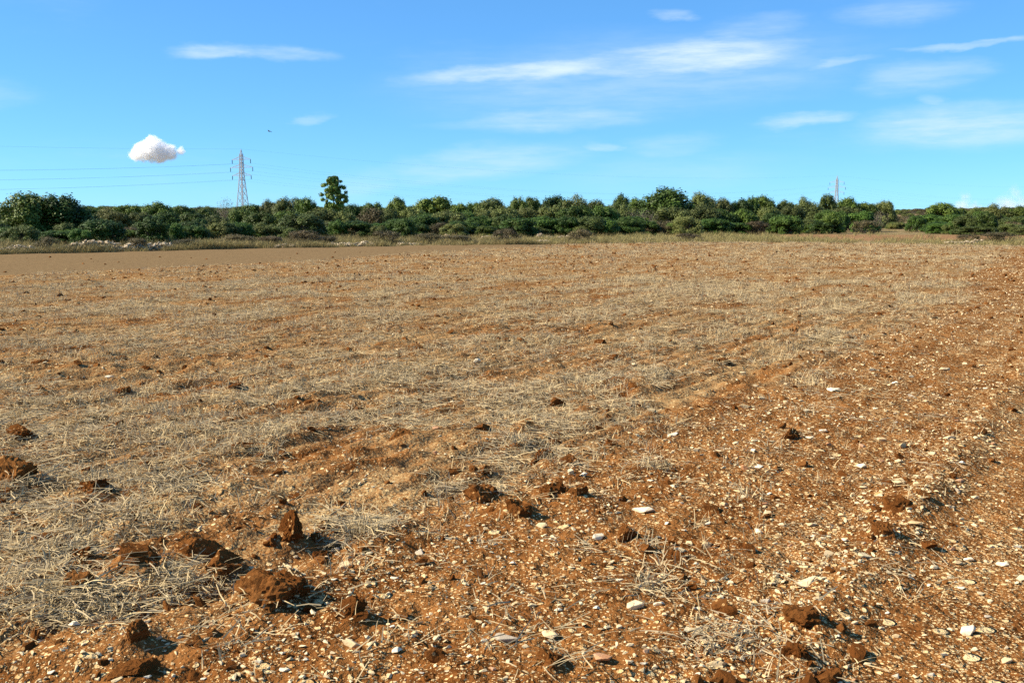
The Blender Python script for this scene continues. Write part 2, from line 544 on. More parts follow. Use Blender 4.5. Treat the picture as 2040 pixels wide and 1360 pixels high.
# ------------------------------------------------------------------ where the clods lie
# photograph pixel of the middle, width and height in pixels, label
CLODS = [
    (560, 1182, 150, 80, 'largest dark red clod with a steep shaded face at the foot of the straw'),
    (398, 1104, 95, 66, 'smooth slab-like red clod tilted beside the big clod in the straw edge'),
    (583, 1072, 66, 56, 'jagged upright red clod just behind the largest clod'),
    (275, 1132, 84, 52, 'broken clod casting a deep black hollow left of the smooth slab clod'),
    (160, 1124, 52, 42, 'rounded red clod wrapped in straw left of the black hollow'),
    (100, 1080, 90, 44, 'dark crumbly clod half hidden under straw near the rounded red clod'),
    (228, 842, 70, 46, 'lone black-shaded clod standing proud of the stubble'),
    (92, 722, 58, 32, 'lone dark clod in the grey stubble close to the harrowed strip'),
    (50, 862, 80, 40, 'low dark clod matted with straw beside the lone black-shaded clod'),
    (248, 778, 46, 30, 'small dark clod in stubble behind the lone black-shaded clod'),
    (25, 948, 90, 52, 'bright orange clod with a black shadow behind it in the straw'),
    (185, 968, 70, 40, 'low orange earth lump among straw next to the bright orange clod'),
    (960, 985, 100, 62, 'wide red clod with a black shaded end on the straw boundary'),
    (1032, 1018, 62, 50, 'steep clod with a pitch dark face beside a cream stone'),
    (1098, 976, 66, 44, 'crumbled clod between the steep dark clod and the pale straw'),
    (1148, 984, 40, 40, 'small upright clod at the right end of the crumbled clod'),
    (1078, 900, 44, 32, 'small clod at the upper end of the bare soil tongue'),
    (1135, 915, 46, 28, 'flat dark clod next to a white stone in the soil tongue'),
    (1110, 790, 66, 36, 'lone red clod with a black right end in mid stubble'),
    (1270, 768, 56, 30, 'dark red clod by grey straw right of the lone red clod'),
    (1192, 682, 44, 22, 'small orange clod with dark end in the far stubble'),
    (800, 872, 60, 30, 'orange clod under a tall straw in mid stubble'),
    (482, 884, 64, 36, 'orange-topped clod beside pale upright stubble'),
    (465, 775, 50, 22, 'thin dark clod in stubble above the orange-topped clod'),
    (700, 1228, 62, 42, 'red clod with a dark face right of the largest clod'),
    (1090, 1312, 62, 56, 'sunken clod with black shadow on bare soil near the orange stone'),
    (1250, 1072, 60, 34, 'lone red clod on bare soil right of the white stone'),
    (1790, 1010, 62, 36, 'black-shaded clod on the ridge along the wheel track, farther one'),
    (1760, 1070, 56, 34, 'black-shaded clod on the ridge along the wheel track, nearer one'),
    (1590, 1240, 78, 44, 'wedge-shaped clod with a sharp black shadow on the wheel track ridge'),
    (1580, 1300, 76, 50, 'crumbly clod in a heap under the wedge-shaped clod'),
    (1640, 1335, 70, 50, 'rough clod at the corner of the crumbly heap by the wheel track'),
    (272, 1278, 48, 44, 'grey dusty clod standing on bare red soil'),
    (270, 1335, 80, 30, 'low dark clod in front of the grey dusty clod'),
    (1575, 868, 56, 30, 'red lump on the stony bare soil at the turn of the rows'),
    (1220, 880, 48, 28, 'orange lump at the border of straw and stony soil'),
    (150, 1180, 70, 40, 'red lump under a sheaf of pale straw'),
    (450, 1130, 80, 46, 'smooth red mound joining the slab clod and the largest clod'),
    (640, 1100, 40, 28, 'small red clod beside dry straw behind the largest clod'),
    (1440, 716, 66, 22, 'flat orange clod in straw near the bare stony strip'),
    (1110, 870, 40, 24, 'tiny red clod above the soil tongue'),
    (960, 860, 44, 22, 'orange streak of clod in mid stubble'),
]
for (px, py, w, h, lab) in CLODS:
    gx, gy = ground_point(px, py + h * 0.30)
    d = math.hypot(gx, gy)
    MOUNDS.append((gx, gy, w / F * d, h / F * d * (0.36 if py > 930 else 0.18)))

# ------------------------------------------------------------------ the ground: one sheet to the horizon
front = np.arange(R(-48), R(48), 0.0021)
side = np.concatenate([front, np.arange(R(48), R(312), R(3.0))])
th = np.sort(side)
radii = [0.25, 0.6, 1.0, 1.5, 2.0]
r_ = 2.4
while r_ < 110:
    radii.append(r_); r_ *= 1.0043 if r_ < 40 else 1.008
while r_ < 700:
    radii.append(r_); r_ *= 1.025
while r_ < 70000:
    radii.append(r_); r_ *= 1.25
radii = np.array(radii)
nt, nr = len(th), len(radii)
TH, RR = np.meshgrid(th, radii)
GX, GY = (RR * np.sin(TH)).ravel(), (RR * np.cos(TH)).ravel()
GZ = ground_z(GX, GY, np.maximum(0.0042 * RR, 0.0035).ravel() * np.where(np.abs(TH.ravel()) > R(48.5), 12.0, 1.0))
verts = np.column_stack([GX, GY, GZ])
verts = np.vstack([verts, [[0, 0, gz(0, 0)]]])
ii, jj = np.meshgrid(np.arange(nr - 1), np.arange(nt), indexing='ij')
j2 = (jj + 1) % nt
quads = np.stack([ii * nt + jj, (ii + 1) * nt + jj, (ii + 1) * nt + j2, ii * nt + j2], -1).reshape(-1, 4)
quads = quads[:, ::-1]
me = mesh_np('field', verts, quads, M_GROUND, True)
for nm, arr in zip(('straw', 'strip', 'verge', 'red', 'track'), zones(verts[:, 0], verts[:, 1])):
    at = me.attributes.new(nm, 'FLOAT', 'POINT')
    at.data.foreach_set('value', arr.astype(np.float32))
if me.polygons[nt * 50].normal.z < 0:
    me.flip_normals()
ground = tag(link('ground', me), 'ploughed red-brown stony field reaching back to the scrub and hills', None, None, 'structure')

# ------------------------------------------------------------------ scattered cover (uncountable): instanced on points
def instancer(name, pts, rots, scls, idx, shapes, label):
    col = bpy.data.collections.new(name + '_shapes')
    for k, mesh in enumerate(shapes):
        so_ = bpy.data.objects.new('%s_shape_%02d' % (name, k), mesh)
        col.objects.link(so_)
    me = bpy.data.meshes.new(name)
    n = len(pts)
    me.vertices.add(n)
    me.vertices.foreach_set('co', np.asarray(pts, np.float32).ravel())
    a = me.attributes.new('turn', 'FLOAT_VECTOR', 'POINT'); a.data.foreach_set('vector', np.asarray(rots, np.float32).ravel())
    a = me.attributes.new('size', 'FLOAT_VECTOR', 'POINT'); a.data.foreach_set('vector', np.asarray(scls, np.float32).ravel())
    a = me.attributes.new('pick', 'INT', 'POINT'); a.data.foreach_set('value', np.asarray(idx, np.int32))
    o = link(name, me)
    g = bpy.data.node_groups.new(name + '_scatter', 'GeometryNodeTree')
    g.interface.new_socket('Geometry', in_out='INPUT', socket_type='NodeSocketGeometry')
    g.interface.new_socket('Geometry', in_out='OUTPUT', socket_type='NodeSocketGeometry')
    N = NT(g)
    gi, go = N.n('NodeGroupInput'), N.n('NodeGroupOutput')
    ip = N.n('GeometryNodeInstanceOnPoints')
    ci = N.n('GeometryNodeCollectionInfo')
    ci.inputs['Collection'].default_value = col
    ci.inputs['Separate Children'].default_value = True
    ci.inputs['Reset Children'].default_value = True
    def attr(nm, t):
        nd = N.n('GeometryNodeInputNamedAttribute', data_type=t); nd.inputs['Name'].default_value = nm
        return nd.outputs['Attribute']
    er = N.n('FunctionNodeEulerToRotation')
    N.l(attr('turn', 'FLOAT_VECTOR'), er.inputs[0])
    N.l(gi.outputs[0], ip.inputs['Points'])
    N.l(ci.outputs[0], ip.inputs['Instance'])
    ip.inputs['Pick Instance'].default_value = True
    N.l(attr('pick', 'INT'), ip.inputs['Instance Index'])
    N.l(er.outputs[0], ip.inputs['Rotation'])
    N.l(attr('size', 'FLOAT_VECTOR'), ip.inputs['Scale'])
    N.l(ip.outputs[0], go.inputs[0])
    md = o.modifiers.new('scatter', 'NODES'); md.node_group = g
    return tag(o, label, None, None, 'stuff')


def wedge(n, r0, r1, half=R(36), power=1.0):
    """random points in the part of the field in front of the camera; power 2 = even per area, 1 = even per log distance"""
    if power == 0:
        r = np.exp(rng.uniform(math.log(r0), math.log(r1), n))
    else:
        r = (rng.uniform(r0 ** power, r1 ** power, n)) ** (1 / power)
    a = rng.uniform(-half, half, n)
    return r * np.sin(a), r * np.cos(a), r


def hull_stone(name, seed, mat, n=14, flat=0.6, long=1.0, bevel=0.0):
    rs = np.random.default_rng(seed)
    p = rs.normal(size=(n, 3)); p /= np.linalg.norm(p, axis=1)[:, None]
    p *= rs.uniform(0.75, 1.0, (n, 1))
    p *= np.array([long, 1.0 / long ** .5, flat]) * 0.5
    bm = bmesh.new()
    vs = [bm.verts.new(q) for q in p]
    rres = bmesh.ops.convex_hull(bm, input=vs)
    junk = [e for e in rres['geom_interior'] if isinstance(e, bmesh.types.BMVert)]
    bmesh.ops.delete(bm, geom=junk, context='VERTS')
    if bevel:
        bmesh.ops.bevel(bm, geom=list(bm.edges), offset=bevel, segments=1, affect='EDGES', profile=0.6)
    bmesh.ops.recalc_face_normals(bm, faces=list(bm.faces))
    return bm_mesh(name, bm, mat)


def clod_mesh(name, seed, sub=3, mat=None, chips=9):
    rs = np.random.default_rng(seed)
    bm = bmesh.new()
    bmesh.ops.create_icosphere(bm, subdivisions=sub, radius=0.5)
    cuts = []
    for _ in range(chips):
        d = rs.normal(size=3); d /= np.linalg.norm(d)
        cuts.append((Vector(d), rs.uniform(0.20, 0.40)))
    offs = rs.uniform(-50, 50, 3)
    from mathutils import noise as mn
    for v in bm.verts:
        for d, k in cuts:
            q = v.co.dot(d)
            if q > k: v.co -= d * (q - k)
        nv = v.co.normalized()
        o_ = Vector(offs)
        v.co += nv * (0.09 * mn.noise(v.co * 3.5 + o_) + 0.045 * mn.noise(v.co * 8 + o_) + 0.05 * mn.noise(v.co * 17 + o_) + 0.03 * mn.noise(v.co * 36 + o_))
    return bm_mesh(name, bm, mat or M_CLOD, False)


pebble_shapes = [hull_stone('pebble', 100 + k, M_STONE, 10, 0.62, 1.0 + 0.12 * k) for k in range(6)]
crumb_shapes = [clod_mesh('crumb', 200 + k, 2) for k in range(6)]


def blades(name, seed, n, lmin, lmax, wid, lean0, lean1, spread, mat, segs=2, curl=0.35):
    """a loose handful of straws: narrow bent ribbons with a fold, from the ground up"""
    rs = np.random.default_rng(seed)
    V, Fc = [], []
    for _ in range(n):
        L = rs.uniform(lmin, lmax); a = rs.uniform(0, 2 * math.pi); lean = rs.uniform(lean0, lean1)
        bx, by = rs.normal(0, spread, 2)
        w = wid * rs.uniform(0.7, 1.3)
        px = np.array([-math.sin(a), math.cos(a), 0.0]); base = len(V)
        pos = np.array([bx, by, 0.0 if lean < 1.2 else rs.uniform(0.002, 0.025)])
        ln = lean
        twist = rs.uniform(-0.8, 0.8)
        for s in range(segs + 1):
            ww = w * (1 - 0.5 * s / segs)
            wv = px * math.cos(twist) + np.array([0, 0, 1]) * math.sin(twist)
            V.append(pos - wv * ww / 2); V.append(pos + wv * ww / 2)
            d = np.array([math.cos(a) * math.sin(ln), math.sin(a) * math.sin(ln), math.cos(ln)])
            pos = pos + d * L / segs
            ln = min(ln + rs.uniform(0, curl), 1.62); a += rs.uniform(-0.25, 0.25)
        for s in range(segs):
            k = base + 2 * s
            Fc.append((k, k + 1, k + 3, k + 2))
    return mesh_np(name, np.array(V), np.array(Fc), mat)


straw_shapes = ([blades('stubble_tuft', 300 + k, 13, .03, .10, .0050, 0.1, 1.1, .035, M_STRAW) for k in range(3)] +
                [blades('straw_mat', 310 + k, 18, .04, .14, .0052, 1.3, 1.58, .08, M_STRAW) for k in range(4)])


def keep(mask, *arrs):
    return [a[mask] for a in arrs]


# small gravel
x, y, r = wedge(135000, 2.6, 60, power=0.6)
straw_m, strip_m, verge_m, _, track_m = zones(x, y)
u, v = uv_rows(x, y)
p = (0.95 - 0.38 * straw_m) * (0.7 + 0.3 * sstep(-3.4, -1.5, v)) * (1 - strip_m) * (1 - verge_m) * np.clip(0.6 + 0.9 * fbm(u / 2.0, v / 0.4, 41, 3), 0.12, 1) * (1 - 0.65 * track_m)
x, y, r = keep(rng.uniform(size=len(x)) < p, x, y, r)
n = len(x)
s = (0.006 + 0.020 * rng.uniform(size=n) ** 2.6) * (1 + r / 20)
z = ground_z(x, y) + s * 0.12
instancer('gravel', np.column_stack([x, y, z]), np.column_stack([rng.normal(0, .25, n), rng.normal(0, .25, n), rng.uniform(0, 6.28, n)]),
          np.column_stack([s * rng.uniform(.8, 1.5, n), s, s * rng.uniform(.7, 1.1, n)]), rng.integers(0, 6, n), pebble_shapes,
          'small pale limestone gravel strewn over the red soil')

# earth crumbs
x, y, r = wedge(34000, 2.6, 95, power=1.0)
straw_m, strip_m, verge_m, _, track_m = zones(x, y)
u, v = uv_rows(x, y)
p = (0.55 + 0.25 * straw_m) * (1 - .92 * strip_m) * (1 - verge_m) * np.clip(0.45 + 0.9 * fbm(u / 1.5, v / 0.5, 43, 3), 0.06, 1) * (1 - 0.8 * track_m)
p = np.maximum(p, np.exp(-((v + 3.35) / .6) ** 2) * .8 * (r < 14)); p = np.maximum(p, np.exp(-((v + 1.05) / .22) ** 2) * .9 * (r < 14))
x, y, r = keep(rng.uniform(size=len(x)) < p, x, y, r)
n = len(x)
s = (0.018 + 0.075 * rng.uniform(size=n) ** 3.0) * (1 + np.clip(r - 8, 0, 60) / 45)
z = ground_z(x, y) + s * 0.10
instancer('soil_crumbs', np.column_stack([x, y, z]), np.column_stack([rng.normal(0, .4, n), rng.normal(0, .4, n), rng.uniform(0, 6.28, n)]),
          np.column_stack([s * rng.uniform(.9, 1.5, n), s, s * rng.uniform(.6, 1.0, n)]), rng.integers(0, 6, n), crumb_shapes,
          'red earth crumbs broken up by the plough')

# straw and stubble
X, Y, RD = [], [], []
for n0, ra, rb, pw in ((17000, 3.0, 11, 1.6), (34000, 11, 30, 1.3), (36000, 30, 86, 1.2)):
    a_, b_, c_ = wedge(n0, ra, rb, power=pw)
    X.append(a_); Y.append(b_); RD.append(c_)
x, y, r = np.concatenate(X), np.concatenate(Y), np.concatenate(RD)
straw_m, strip_m, verge_m, _, track_m = zones(x, y)
u, v = uv_rows(x, y)
clump = np.clip(0.30 + 0.10 * sstep(7, 14, r) + 2.1 * fbm(u / 1.7, v / 0.55, 51, 3) + 0.25 * vnoise(u / 6, v / 3, 55), 0.0, 1)
p = straw_m * clump + 0.035 * (1 - straw_m) * (1 - track_m) * (1 - strip_m) * (1 - verge_m)
x, y, r, v = keep(rng.uniform(size=len(x)) < p, x, y, r, v)
n = len(x)
s = rng.uniform(0.7, 1.25, n) * (1 + np.clip(r - 9, 0, 60) / 40)
z = ground_z(x, y) - 0.004
pick = np.where(rng.uniform(size=n) < 0.25 + 0.4 * (vnoise(x / .9, y / .9, 57) > .1), rng.integers(0, 3, n), rng.integers(3, 7, n))
# heaps of pale straw the plough left lying
for (hx, hy, hw_, hh_, hn) in ((90, 1130, 150, 90, 70), (150, 1212, 170, 50, 80), (350, 1165, 110, 30, 40), (700, 1055, 110, 46, 60), (330, 965, 200, 60, 60), (90, 935, 130, 60, 50), (850, 845, 130, 30, 40),
                              (1470, 1290, 210, 50, 14), (1290, 1170, 50, 60, 16), (1300, 935, 60, 14, 14), (530, 890, 60, 60, 30), (1640, 690, 60, 40, 40), (1310, 745, 60, 40, 40), (200, 1215, 180, 30, 40), (60, 800, 90, 50, 40)):
    for _ in range(hn):
        gx_, gy_ = ground_point(hx + rng.normal(0, hw_ * .28), hy + rng.normal(0, hh_ * .28))
        x = np.append(x, gx_); y = np.append(y, gy_); z = np.append(z, gz(gx_, gy_) + rng.uniform(-.004, .02)); s = np.append(s, rng.uniform(.7, 1.2)); pick = np.append(pick, rng.integers(0, 3) if rng.uniform() < .12 else rng.integers(3, 7))
n = len(x)
instancer('straw_stubble', np.column_stack([x, y, z]), np.column_stack([rng.normal(0, .12, n), rng.normal(0, .12, n), rng.uniform(0, 6.28, n)]),
          np.column_stack([s, s, s * rng.uniform(.7, 1.1, n)]), pick, straw_shapes, 'grey-gold chopped straw and stubble lying over the tilled soil')

# ------------------------------------------------------------------ clods: each its own thing
clod_shapes = [clod_mesh('clod', 400 + k, 5 if k < 3 else 4, None, 11 + k) for k in range(8)]
for k, (px, py, w, h, lab) in enumerate(CLODS):
    gx, gy = ground_point(px, py + h * 0.30)
    d = math.hypot(gx, gy)
    k_far = 1.0 if py > 930 else 0.78
    sx = w / F * d * k_far; sz = h / F * d * 1.15 * k_far
    o = link('earth_clod', clod_shapes[k % 8], None, (gx, gy, gz(gx, gy) - sz * 0.12),
             (rng.normal(0, .15), rng.normal(0, .15), rng.uniform(0, 6.28) if k not in (1,) else 0.5), (sx * 1.28, sx * rng.uniform(.95, 1.2), sz * 1.35))
    tag(o, lab, 'clod', 'clods of red earth on the field')

# ------------------------------------------------------------------ stones lying on the field
def stone_set(mat, seed):
    return [hull_stone('field_stone', seed + k, mat, 12, (0.55, 0.7, 0.45, 0.8)[k % 4], (1.0, 1.25, 1.1, 1.4, 1.0)[k % 5], 0.022) for k in range(6)]
SET_P, SET_W, SET_G, SET_O = stone_set(M_STONE, 500), stone_set(M_WHITE, 520), stone_set(M_GREYST, 540), stone_set(M_ORANGE, 560)
STONES = [
    (1078, 1045, 32, 20, SET_P, 'cream block of limestone in front of the steep dark clod'),
    (1193, 1070, 28, 22, SET_W, 'brightest white limestone lump on the bare soil beside a red clod'),
    (1166, 1081, 26, 15, SET_P, 'cream stone touching the side of the brightest white lump'),
    (1280, 1011, 42, 18, SET_W, 'flat pale slab lying alone on bare orange soil'),
    (1160, 943, 24, 19, SET_W, 'white stone beside the flat dark clod in the soil tongue'),
    (1137, 938, 16, 15, SET_P, 'small cream stone next to the white one in the soil tongue'),
    (950, 716, 17, 16, SET_W, 'lone white stone standing in mid stubble'),
    (1010, 1270, 46, 26, SET_G, 'grey triangular limestone resting on an orange soil lump'),
    (1198, 1311, 54, 30, SET_O, 'orange stained stone with a black shadow on bare soil'),
    (702, 1281, 34, 18, SET_P, 'cream stone lying at the end of long pale straws'),
    (740, 1283, 26, 14, SET_P, 'small cream stone right beside the one by long straws'),
    (1266, 1205, 46, 22, SET_P, 'angular cream stone beside a smaller one and dry straw'),
    (1312, 1209, 28, 16, SET_W, 'pale stone in dry straw next to the angular cream stone'),
    (1930, 1238, 26, 32, SET_W, 'upright white stone standing in the smooth wheel track'),
    (1648, 1102, 32, 17, SET_P, 'pink-cream stone with a dark shadow beside the wheel track ridge'),
    (1510, 1053, 18, 17, SET_W, 'small square white stone on the stony soil'),
    (1608, 1166, 54, 16, SET_P, 'long row-like slab of pale stone by the ridge'),
    (1722, 1112, 36, 12, SET_P, 'flat pale slab in the gravel on the ridge'),
    (1780, 954, 56, 14, SET_P, 'long flat pale slab at the head of the wheel track ridge'),
    (1341, 866, 26, 12, SET_W, 'white stone at the border of straw and stony soil'),
    (1662, 778, 28, 15, SET_W, 'white stone on the bare stony turn of the rows'),
    (1486, 807, 22, 9, SET_P, 'flat cream stone on the bare turn near the straw'),
    (1060, 1205, 24, 14, SET_P, 'egg-sized cream stone alone on bare soil'),
    (1188, 1212, 16, 12, SET_W, 'tiny white stone left of the angular cream stone'),
    (1094, 1257, 44, 17, SET_P, 'long tilted cream stone behind the sunken clod'),
    (793, 1226, 22, 14, SET_P, 'cream stone with dark shadow right of the red clod'),
    (1252, 1322, 30, 20, SET_P, 'rounded pinkish stone right of the orange stained stone'),
    (1410, 1086, 22, 12, SET_P, 'cream stone alone on bare soil below the flat slab'),
    (1945, 1352, 50, 18, SET_P, 'broad pale slab half buried in the wheel track'),
    (2006, 1302, 26, 12, SET_P, 'flat pale stone behind the broad slab in the wheel track'),
    (1932, 1099, 22, 14, SET_W, 'white stone on the far side of the wheel track'),
    (1908, 1107, 15, 12, SET_P, 'small tan stone beside the white one across the wheel track'),
    (1390, 1300, 20, 14, SET_O, 'small stained stone by straw near the crumbly heap'),
    (1430, 1315, 36, 18, SET_P, 'cream stone in straw left of the crumbly heap'),
    (112, 1048, 34, 18, SET_W, 'white stone lying on soil above the straw-covered clod'),
    (690, 1132, 34, 22, SET_P, 'pinkish pale stone right of the small red clod'),
    (668, 1088, 22, 18, SET_W, 'white stone in straw behind the largest clod'),
    (248, 1022, 14, 12, SET_W, 'small white stone on the orange patch among straw'),
    (20, 1350, 30, 22, SET_P, 'pale stone at the very corner of bare soil and straw'),
]
SMARKS = [(560, 1182, 'largest clod'), (275, 1278, 'grey dusty clod'), (100, 1080, 'straw-covered clod'), (720, 1282, 'cream stone by long straws'), (960, 985, 'wide red clod'), (1193, 1070, 'brightest white lump'),
          (1280, 1011, 'flat slab lying alone'), (1060, 1205, 'egg-sized cream stone'), (1010, 1270, 'grey triangular stone'), (1198, 1311, 'orange stained stone'), (1280, 1205, 'angular cream stone'), (1430, 1315, 'crumbly heap'),
          (1410, 1086, 'cream stone below the slab'), (1341, 866, 'white stone on the straw border'), (1510, 1053, 'square white stone'), (1608, 1166, 'long row-like slab'), (1590, 1240, 'wedge-shaped clod'), (1660, 778, 'white stone on the bare turn'),
          (1780, 954, 'long flat slab'), (1775, 1040, 'black-shaded ridge clods'), (1930, 1238, 'upright white stone'), (1932, 1099, 'white stone across the track'), (1945, 1352, 'broad half-buried slab'), (1575, 868, 'red lump at the turn'),
          (1850, 820, 'far run of the wheel track'), (1980, 900, 'stony ground past the track'), (1250, 930, 'soil tongue'), (1500, 940, 'stretch above the square white stone'), (850, 1150, 'bare patch behind the red clod')]
GRP_ST = 'loose limestones on the field'
placed = []
def put_stone(px, py, w, h, shapes, lab, k, grp=GRP_ST):
    gx, gy = ground_point(px, py + h * 0.3)
    d = math.hypot(gx, gy)
    sx, sz = w / F * d * 1.12, h / F * d * 1.25
    o = link('field_stone', shapes[k % 6], None, (gx, gy, gz(gx, gy) + sz * 0.16), (rng.normal(0, .12), rng.normal(0, .12), rng.normal(0, .35)),
             (sx, max(sx * rng.uniform(.7, .95), sz * .8), sz * 1.15))
    tag(o, lab, 'stone', grp)
    placed.append((px, py))
for k, (px, py, w, h, shp, lab) in enumerate(STONES):
    put_stone(px, py, w, h, shp, lab, k)
cnt = 0
while cnt < 258:
    asp = rng.uniform(.45, .75)
    px = rng.uniform(5, 2035); py = 1355 - 640 * rng.uniform() ** 1.25
    gx, gy = ground_point(px, py)
    s_, st_, vg_, _, tr_ = [float(q) for q in zones(gx, gy)]
    u, v = uv_rows(gx, gy)
    pr = (1 - 0.85 * s_) * (1 - 0.5 * tr_) * (0.45 + 0.55 * (px > 1250))
    if rng.uniform() > pr or any(abs(px - a) < 26 and abs(py - b) < 18 for a, b in placed):
        continue
    w = rng.uniform(10, 15) + 12 * rng.uniform() ** 4
    w *= 0.75 if py < 850 else 1.0
    q = rng.uniform()
    shp, tone = (SET_P, 'cream') if q < .62 else (SET_W, 'white') if q < .8 else (SET_O, 'rust-stained') if q < .92 else (SET_G, 'grey')
    near = min(SMARKS, key=lambda m_: math.hypot(m_[0] - px, (m_[1] - py) * 1.6))[2]
    place = 'among straw stubble' if s_ > .5 else 'in the smooth wheel track' if tr_ > .5 else 'on stony soil'
    form = 'flat ' if asp < .54 else 'chunky ' if asp > .66 else ''
    put_stone(px, py, w, w * asp, shp, '%s %s%s stone %s near the %s' % ('tiny' if w < 12.5 else 'small', form, tone, place, near), cnt, 'small stones scattered over the soil')
    cnt += 1

# ------------------------------------------------------------------ trees and shrubs
def crown_mesh(name, seed, mat, kind='oak', leaves=5200, leaf=0.034):
    """leaf faces spread over many uneven clumps; unit width and height, base at z=0"""
    rs = np.random.default_rng(seed)
    cl = []
    if kind == 'pine':
        for k in range(170):
            t = rs.uniform(0.30, 1.0)
            prof = 0.44 * math.sqrt(max(1 - ((t - .66) / .36) ** 2, .03))
            a = rs.uniform(0, 6.28)
            rr = prof * rs.uniform(0.3, 1.0) * (1.3 if math.cos(a) > .55 and t < .75 else 1.0)
            cl.append((rr * math.cos(a), rr * math.sin(a), t * .95, rs.uniform(.05, .105), .034))
    else:
        low = 0.06 if kind in ('shrub', 'brown', 'twig') else 0.14
        nclump = {'oak': 58, 'olive': 50, 'shrub': 50, 'brown': 34, 'twig': 26}[kind]
        lump = [(rs.normal(size=3), rs.uniform(.05, .16)) for _ in range(7)]
        for k in range(nclump):
            d = rs.normal(size=3); d /= np.linalg.norm(d)
            if d[2] < -.35: d[2] *= -1
            rad = 1.0 if k < nclump * .8 else rs.uniform(.3, .8)
            for (ld, amp) in lump:                       # leading limbs make the outline uneven
                rad += amp * max(0.0, float(d @ (ld / np.linalg.norm(ld)))) ** 4 - .035
            c = np.array([.40 * d[0], .40 * d[1], .46 + .42 * d[2]]) * np.array([rad, rad, 1]) ; c[2] = .46 + .42 * d[2] * rad
            r_c = rs.uniform(.085, .15)
            if k % 4 == 0:                              # skirts that hang to the ground
                c = np.array([.40 * d[0], .40 * d[1], rs.uniform(low, .32)])
            cl.append((c[0], c[1], max(c[2], low), r_c, r_c * rs.uniform(1.0, 1.35)))
    cl = np.array(cl)
    wgt = cl[:, 3] ** 2; wgt /= wgt.sum()
    pick = rs.choice(len(cl), leaves, p=wgt)
    ctone = rs.uniform(0, 1, len(cl))
    d = rs.normal(size=(leaves, 3)); d /= np.linalg.norm(d, axis=1)[:, None]
    rad = rs.uniform(0.25, 1.0, (leaves, 1)) ** 0.5 * (1 + 0.18 * rs.normal(size=(leaves, 1)))
    ctr = cl[pick, :3] + d * rad * cl[pick][:, [3, 3, 4]]
    if kind in ('twig',):
        ctr += rs.normal(0, .05, ctr.shape)
    ctr[:, 2] = np.abs(ctr[:, 2])
    nrm = d + rs.normal(0, .38, d.shape) + np.array([0, 0, .35]); nrm /= np.linalg.norm(nrm, axis=1)[:, None]
    t1 = np.cross(nrm, rs.normal(size=nrm.shape)); t1 /= np.linalg.norm(t1, axis=1)[:, None]
    t2 = np.cross(nrm, t1)
    ls = leaf * rs.uniform(.6, 1.35, (leaves, 1)); asp = (0.22 if kind == 'twig' else 0.5 if kind in ('olive', 'brown') else 0.62)
    V = np.stack([ctr - t1 * ls, ctr + t2 * ls * asp, ctr + t1 * ls, ctr - t2 * ls * asp], 1).reshape(-1, 3)
    lo, hi = V.min(0), V.max(0)
    top = np.quantile(V[:, 2], .998)
    V[:, :2] -= np.median(V[:, :2], axis=0)
    V[:, :2] /= np.quantile(np.abs(V[:, :2]), .985) * 2
    V[:, 2] /= top
    Fc = np.arange(leaves * 4).reshape(-1, 4)
    me = mesh_np(name, V, Fc, mat)
    tone = np.clip(ctone[pick] * .65 + rs.uniform(0, .5, leaves) - .08, 0, 1)
    at = me.attributes.new('tone', 'FLOAT', 'POINT')
    at.data.foreach_set('value', np.repeat(tone, 4).astype(np.float32))
    return me


def tube(bm, pts, rads, sides=6):
    rings = []
    for i, p in enumerate(pts):
        p = Vector(p)
        d = (Vector(pts[min(i + 1, len(pts) - 1)]) - Vector(pts[max(i - 1, 0)])).normalized()
        a = d.orthogonal().normalized(); b = d.cross(a)
        rings.append([bm.verts.new(p + (a * math.cos(6.2832 * k / sides) + b * math.sin(6.2832 * k / sides)) * rads[i]) for k in range(sides)])
    for r0, r1 in zip(rings[:-1], rings[1:]):
        for k in range(sides):
            bm.faces.new((r0[k], r0[(k + 1) % sides], r1[(k + 1) % sides], r1[k]))
    bm.faces.new(rings[-1]); bm.faces.new(rings[0][::-1])


def trunk_mesh(name, seed, kind):
    rs = np.random.default_rng(seed)
    bm = bmesh.new()
    if kind in ('shrub', 'brown', 'twig'):
        for k in range(6):
            a = rs.uniform(0, 6.28)
            tube(bm, [(0.03 * math.cos(a), .03 * math.sin(a), -.03), (.14 * math.cos(a), .14 * math.sin(a), .3), (.26 * math.cos(a + .3), .26 * math.sin(a + .3), .7)], [.02, .014, .005], 5)
    elif kind == 'pine':
        tube(bm, [(0, 0, -.03), (.01, 0, .3), (-.01, .01, .65), (.0, 0, .95)], [.035, .028, .018, .005])
        for k in range(12):
            a = rs.uniform(0, 6.28); z0 = .2 + .06 * k
            tube(bm, [(0, 0, z0), (.2 * math.cos(a), .2 * math.sin(a), z0 + .04), (.36 * math.cos(a), .36 * math.sin(a), z0 + .05)], [.012, .008, .003], 4)
    else:
        tube(bm, [(0, 0, -.03), (.015, .01, .2), (-.01, .02, .42), (0, 0, .7)], [.055, .042, .034, .01])
        for k in range(7):
            a = rs.uniform(0, 6.28); z0 = rs.uniform(.2, .42)
            tube(bm, [(0, 0, z0), (.13 * math.cos(a), .13 * math.sin(a), z0 + .16), (.28 * math.cos(a + .2), .28 * math.sin(a + .2), z0 + .34)], [.026, .018, .005], 5)
    return bm_mesh(name, bm, M_BARK)


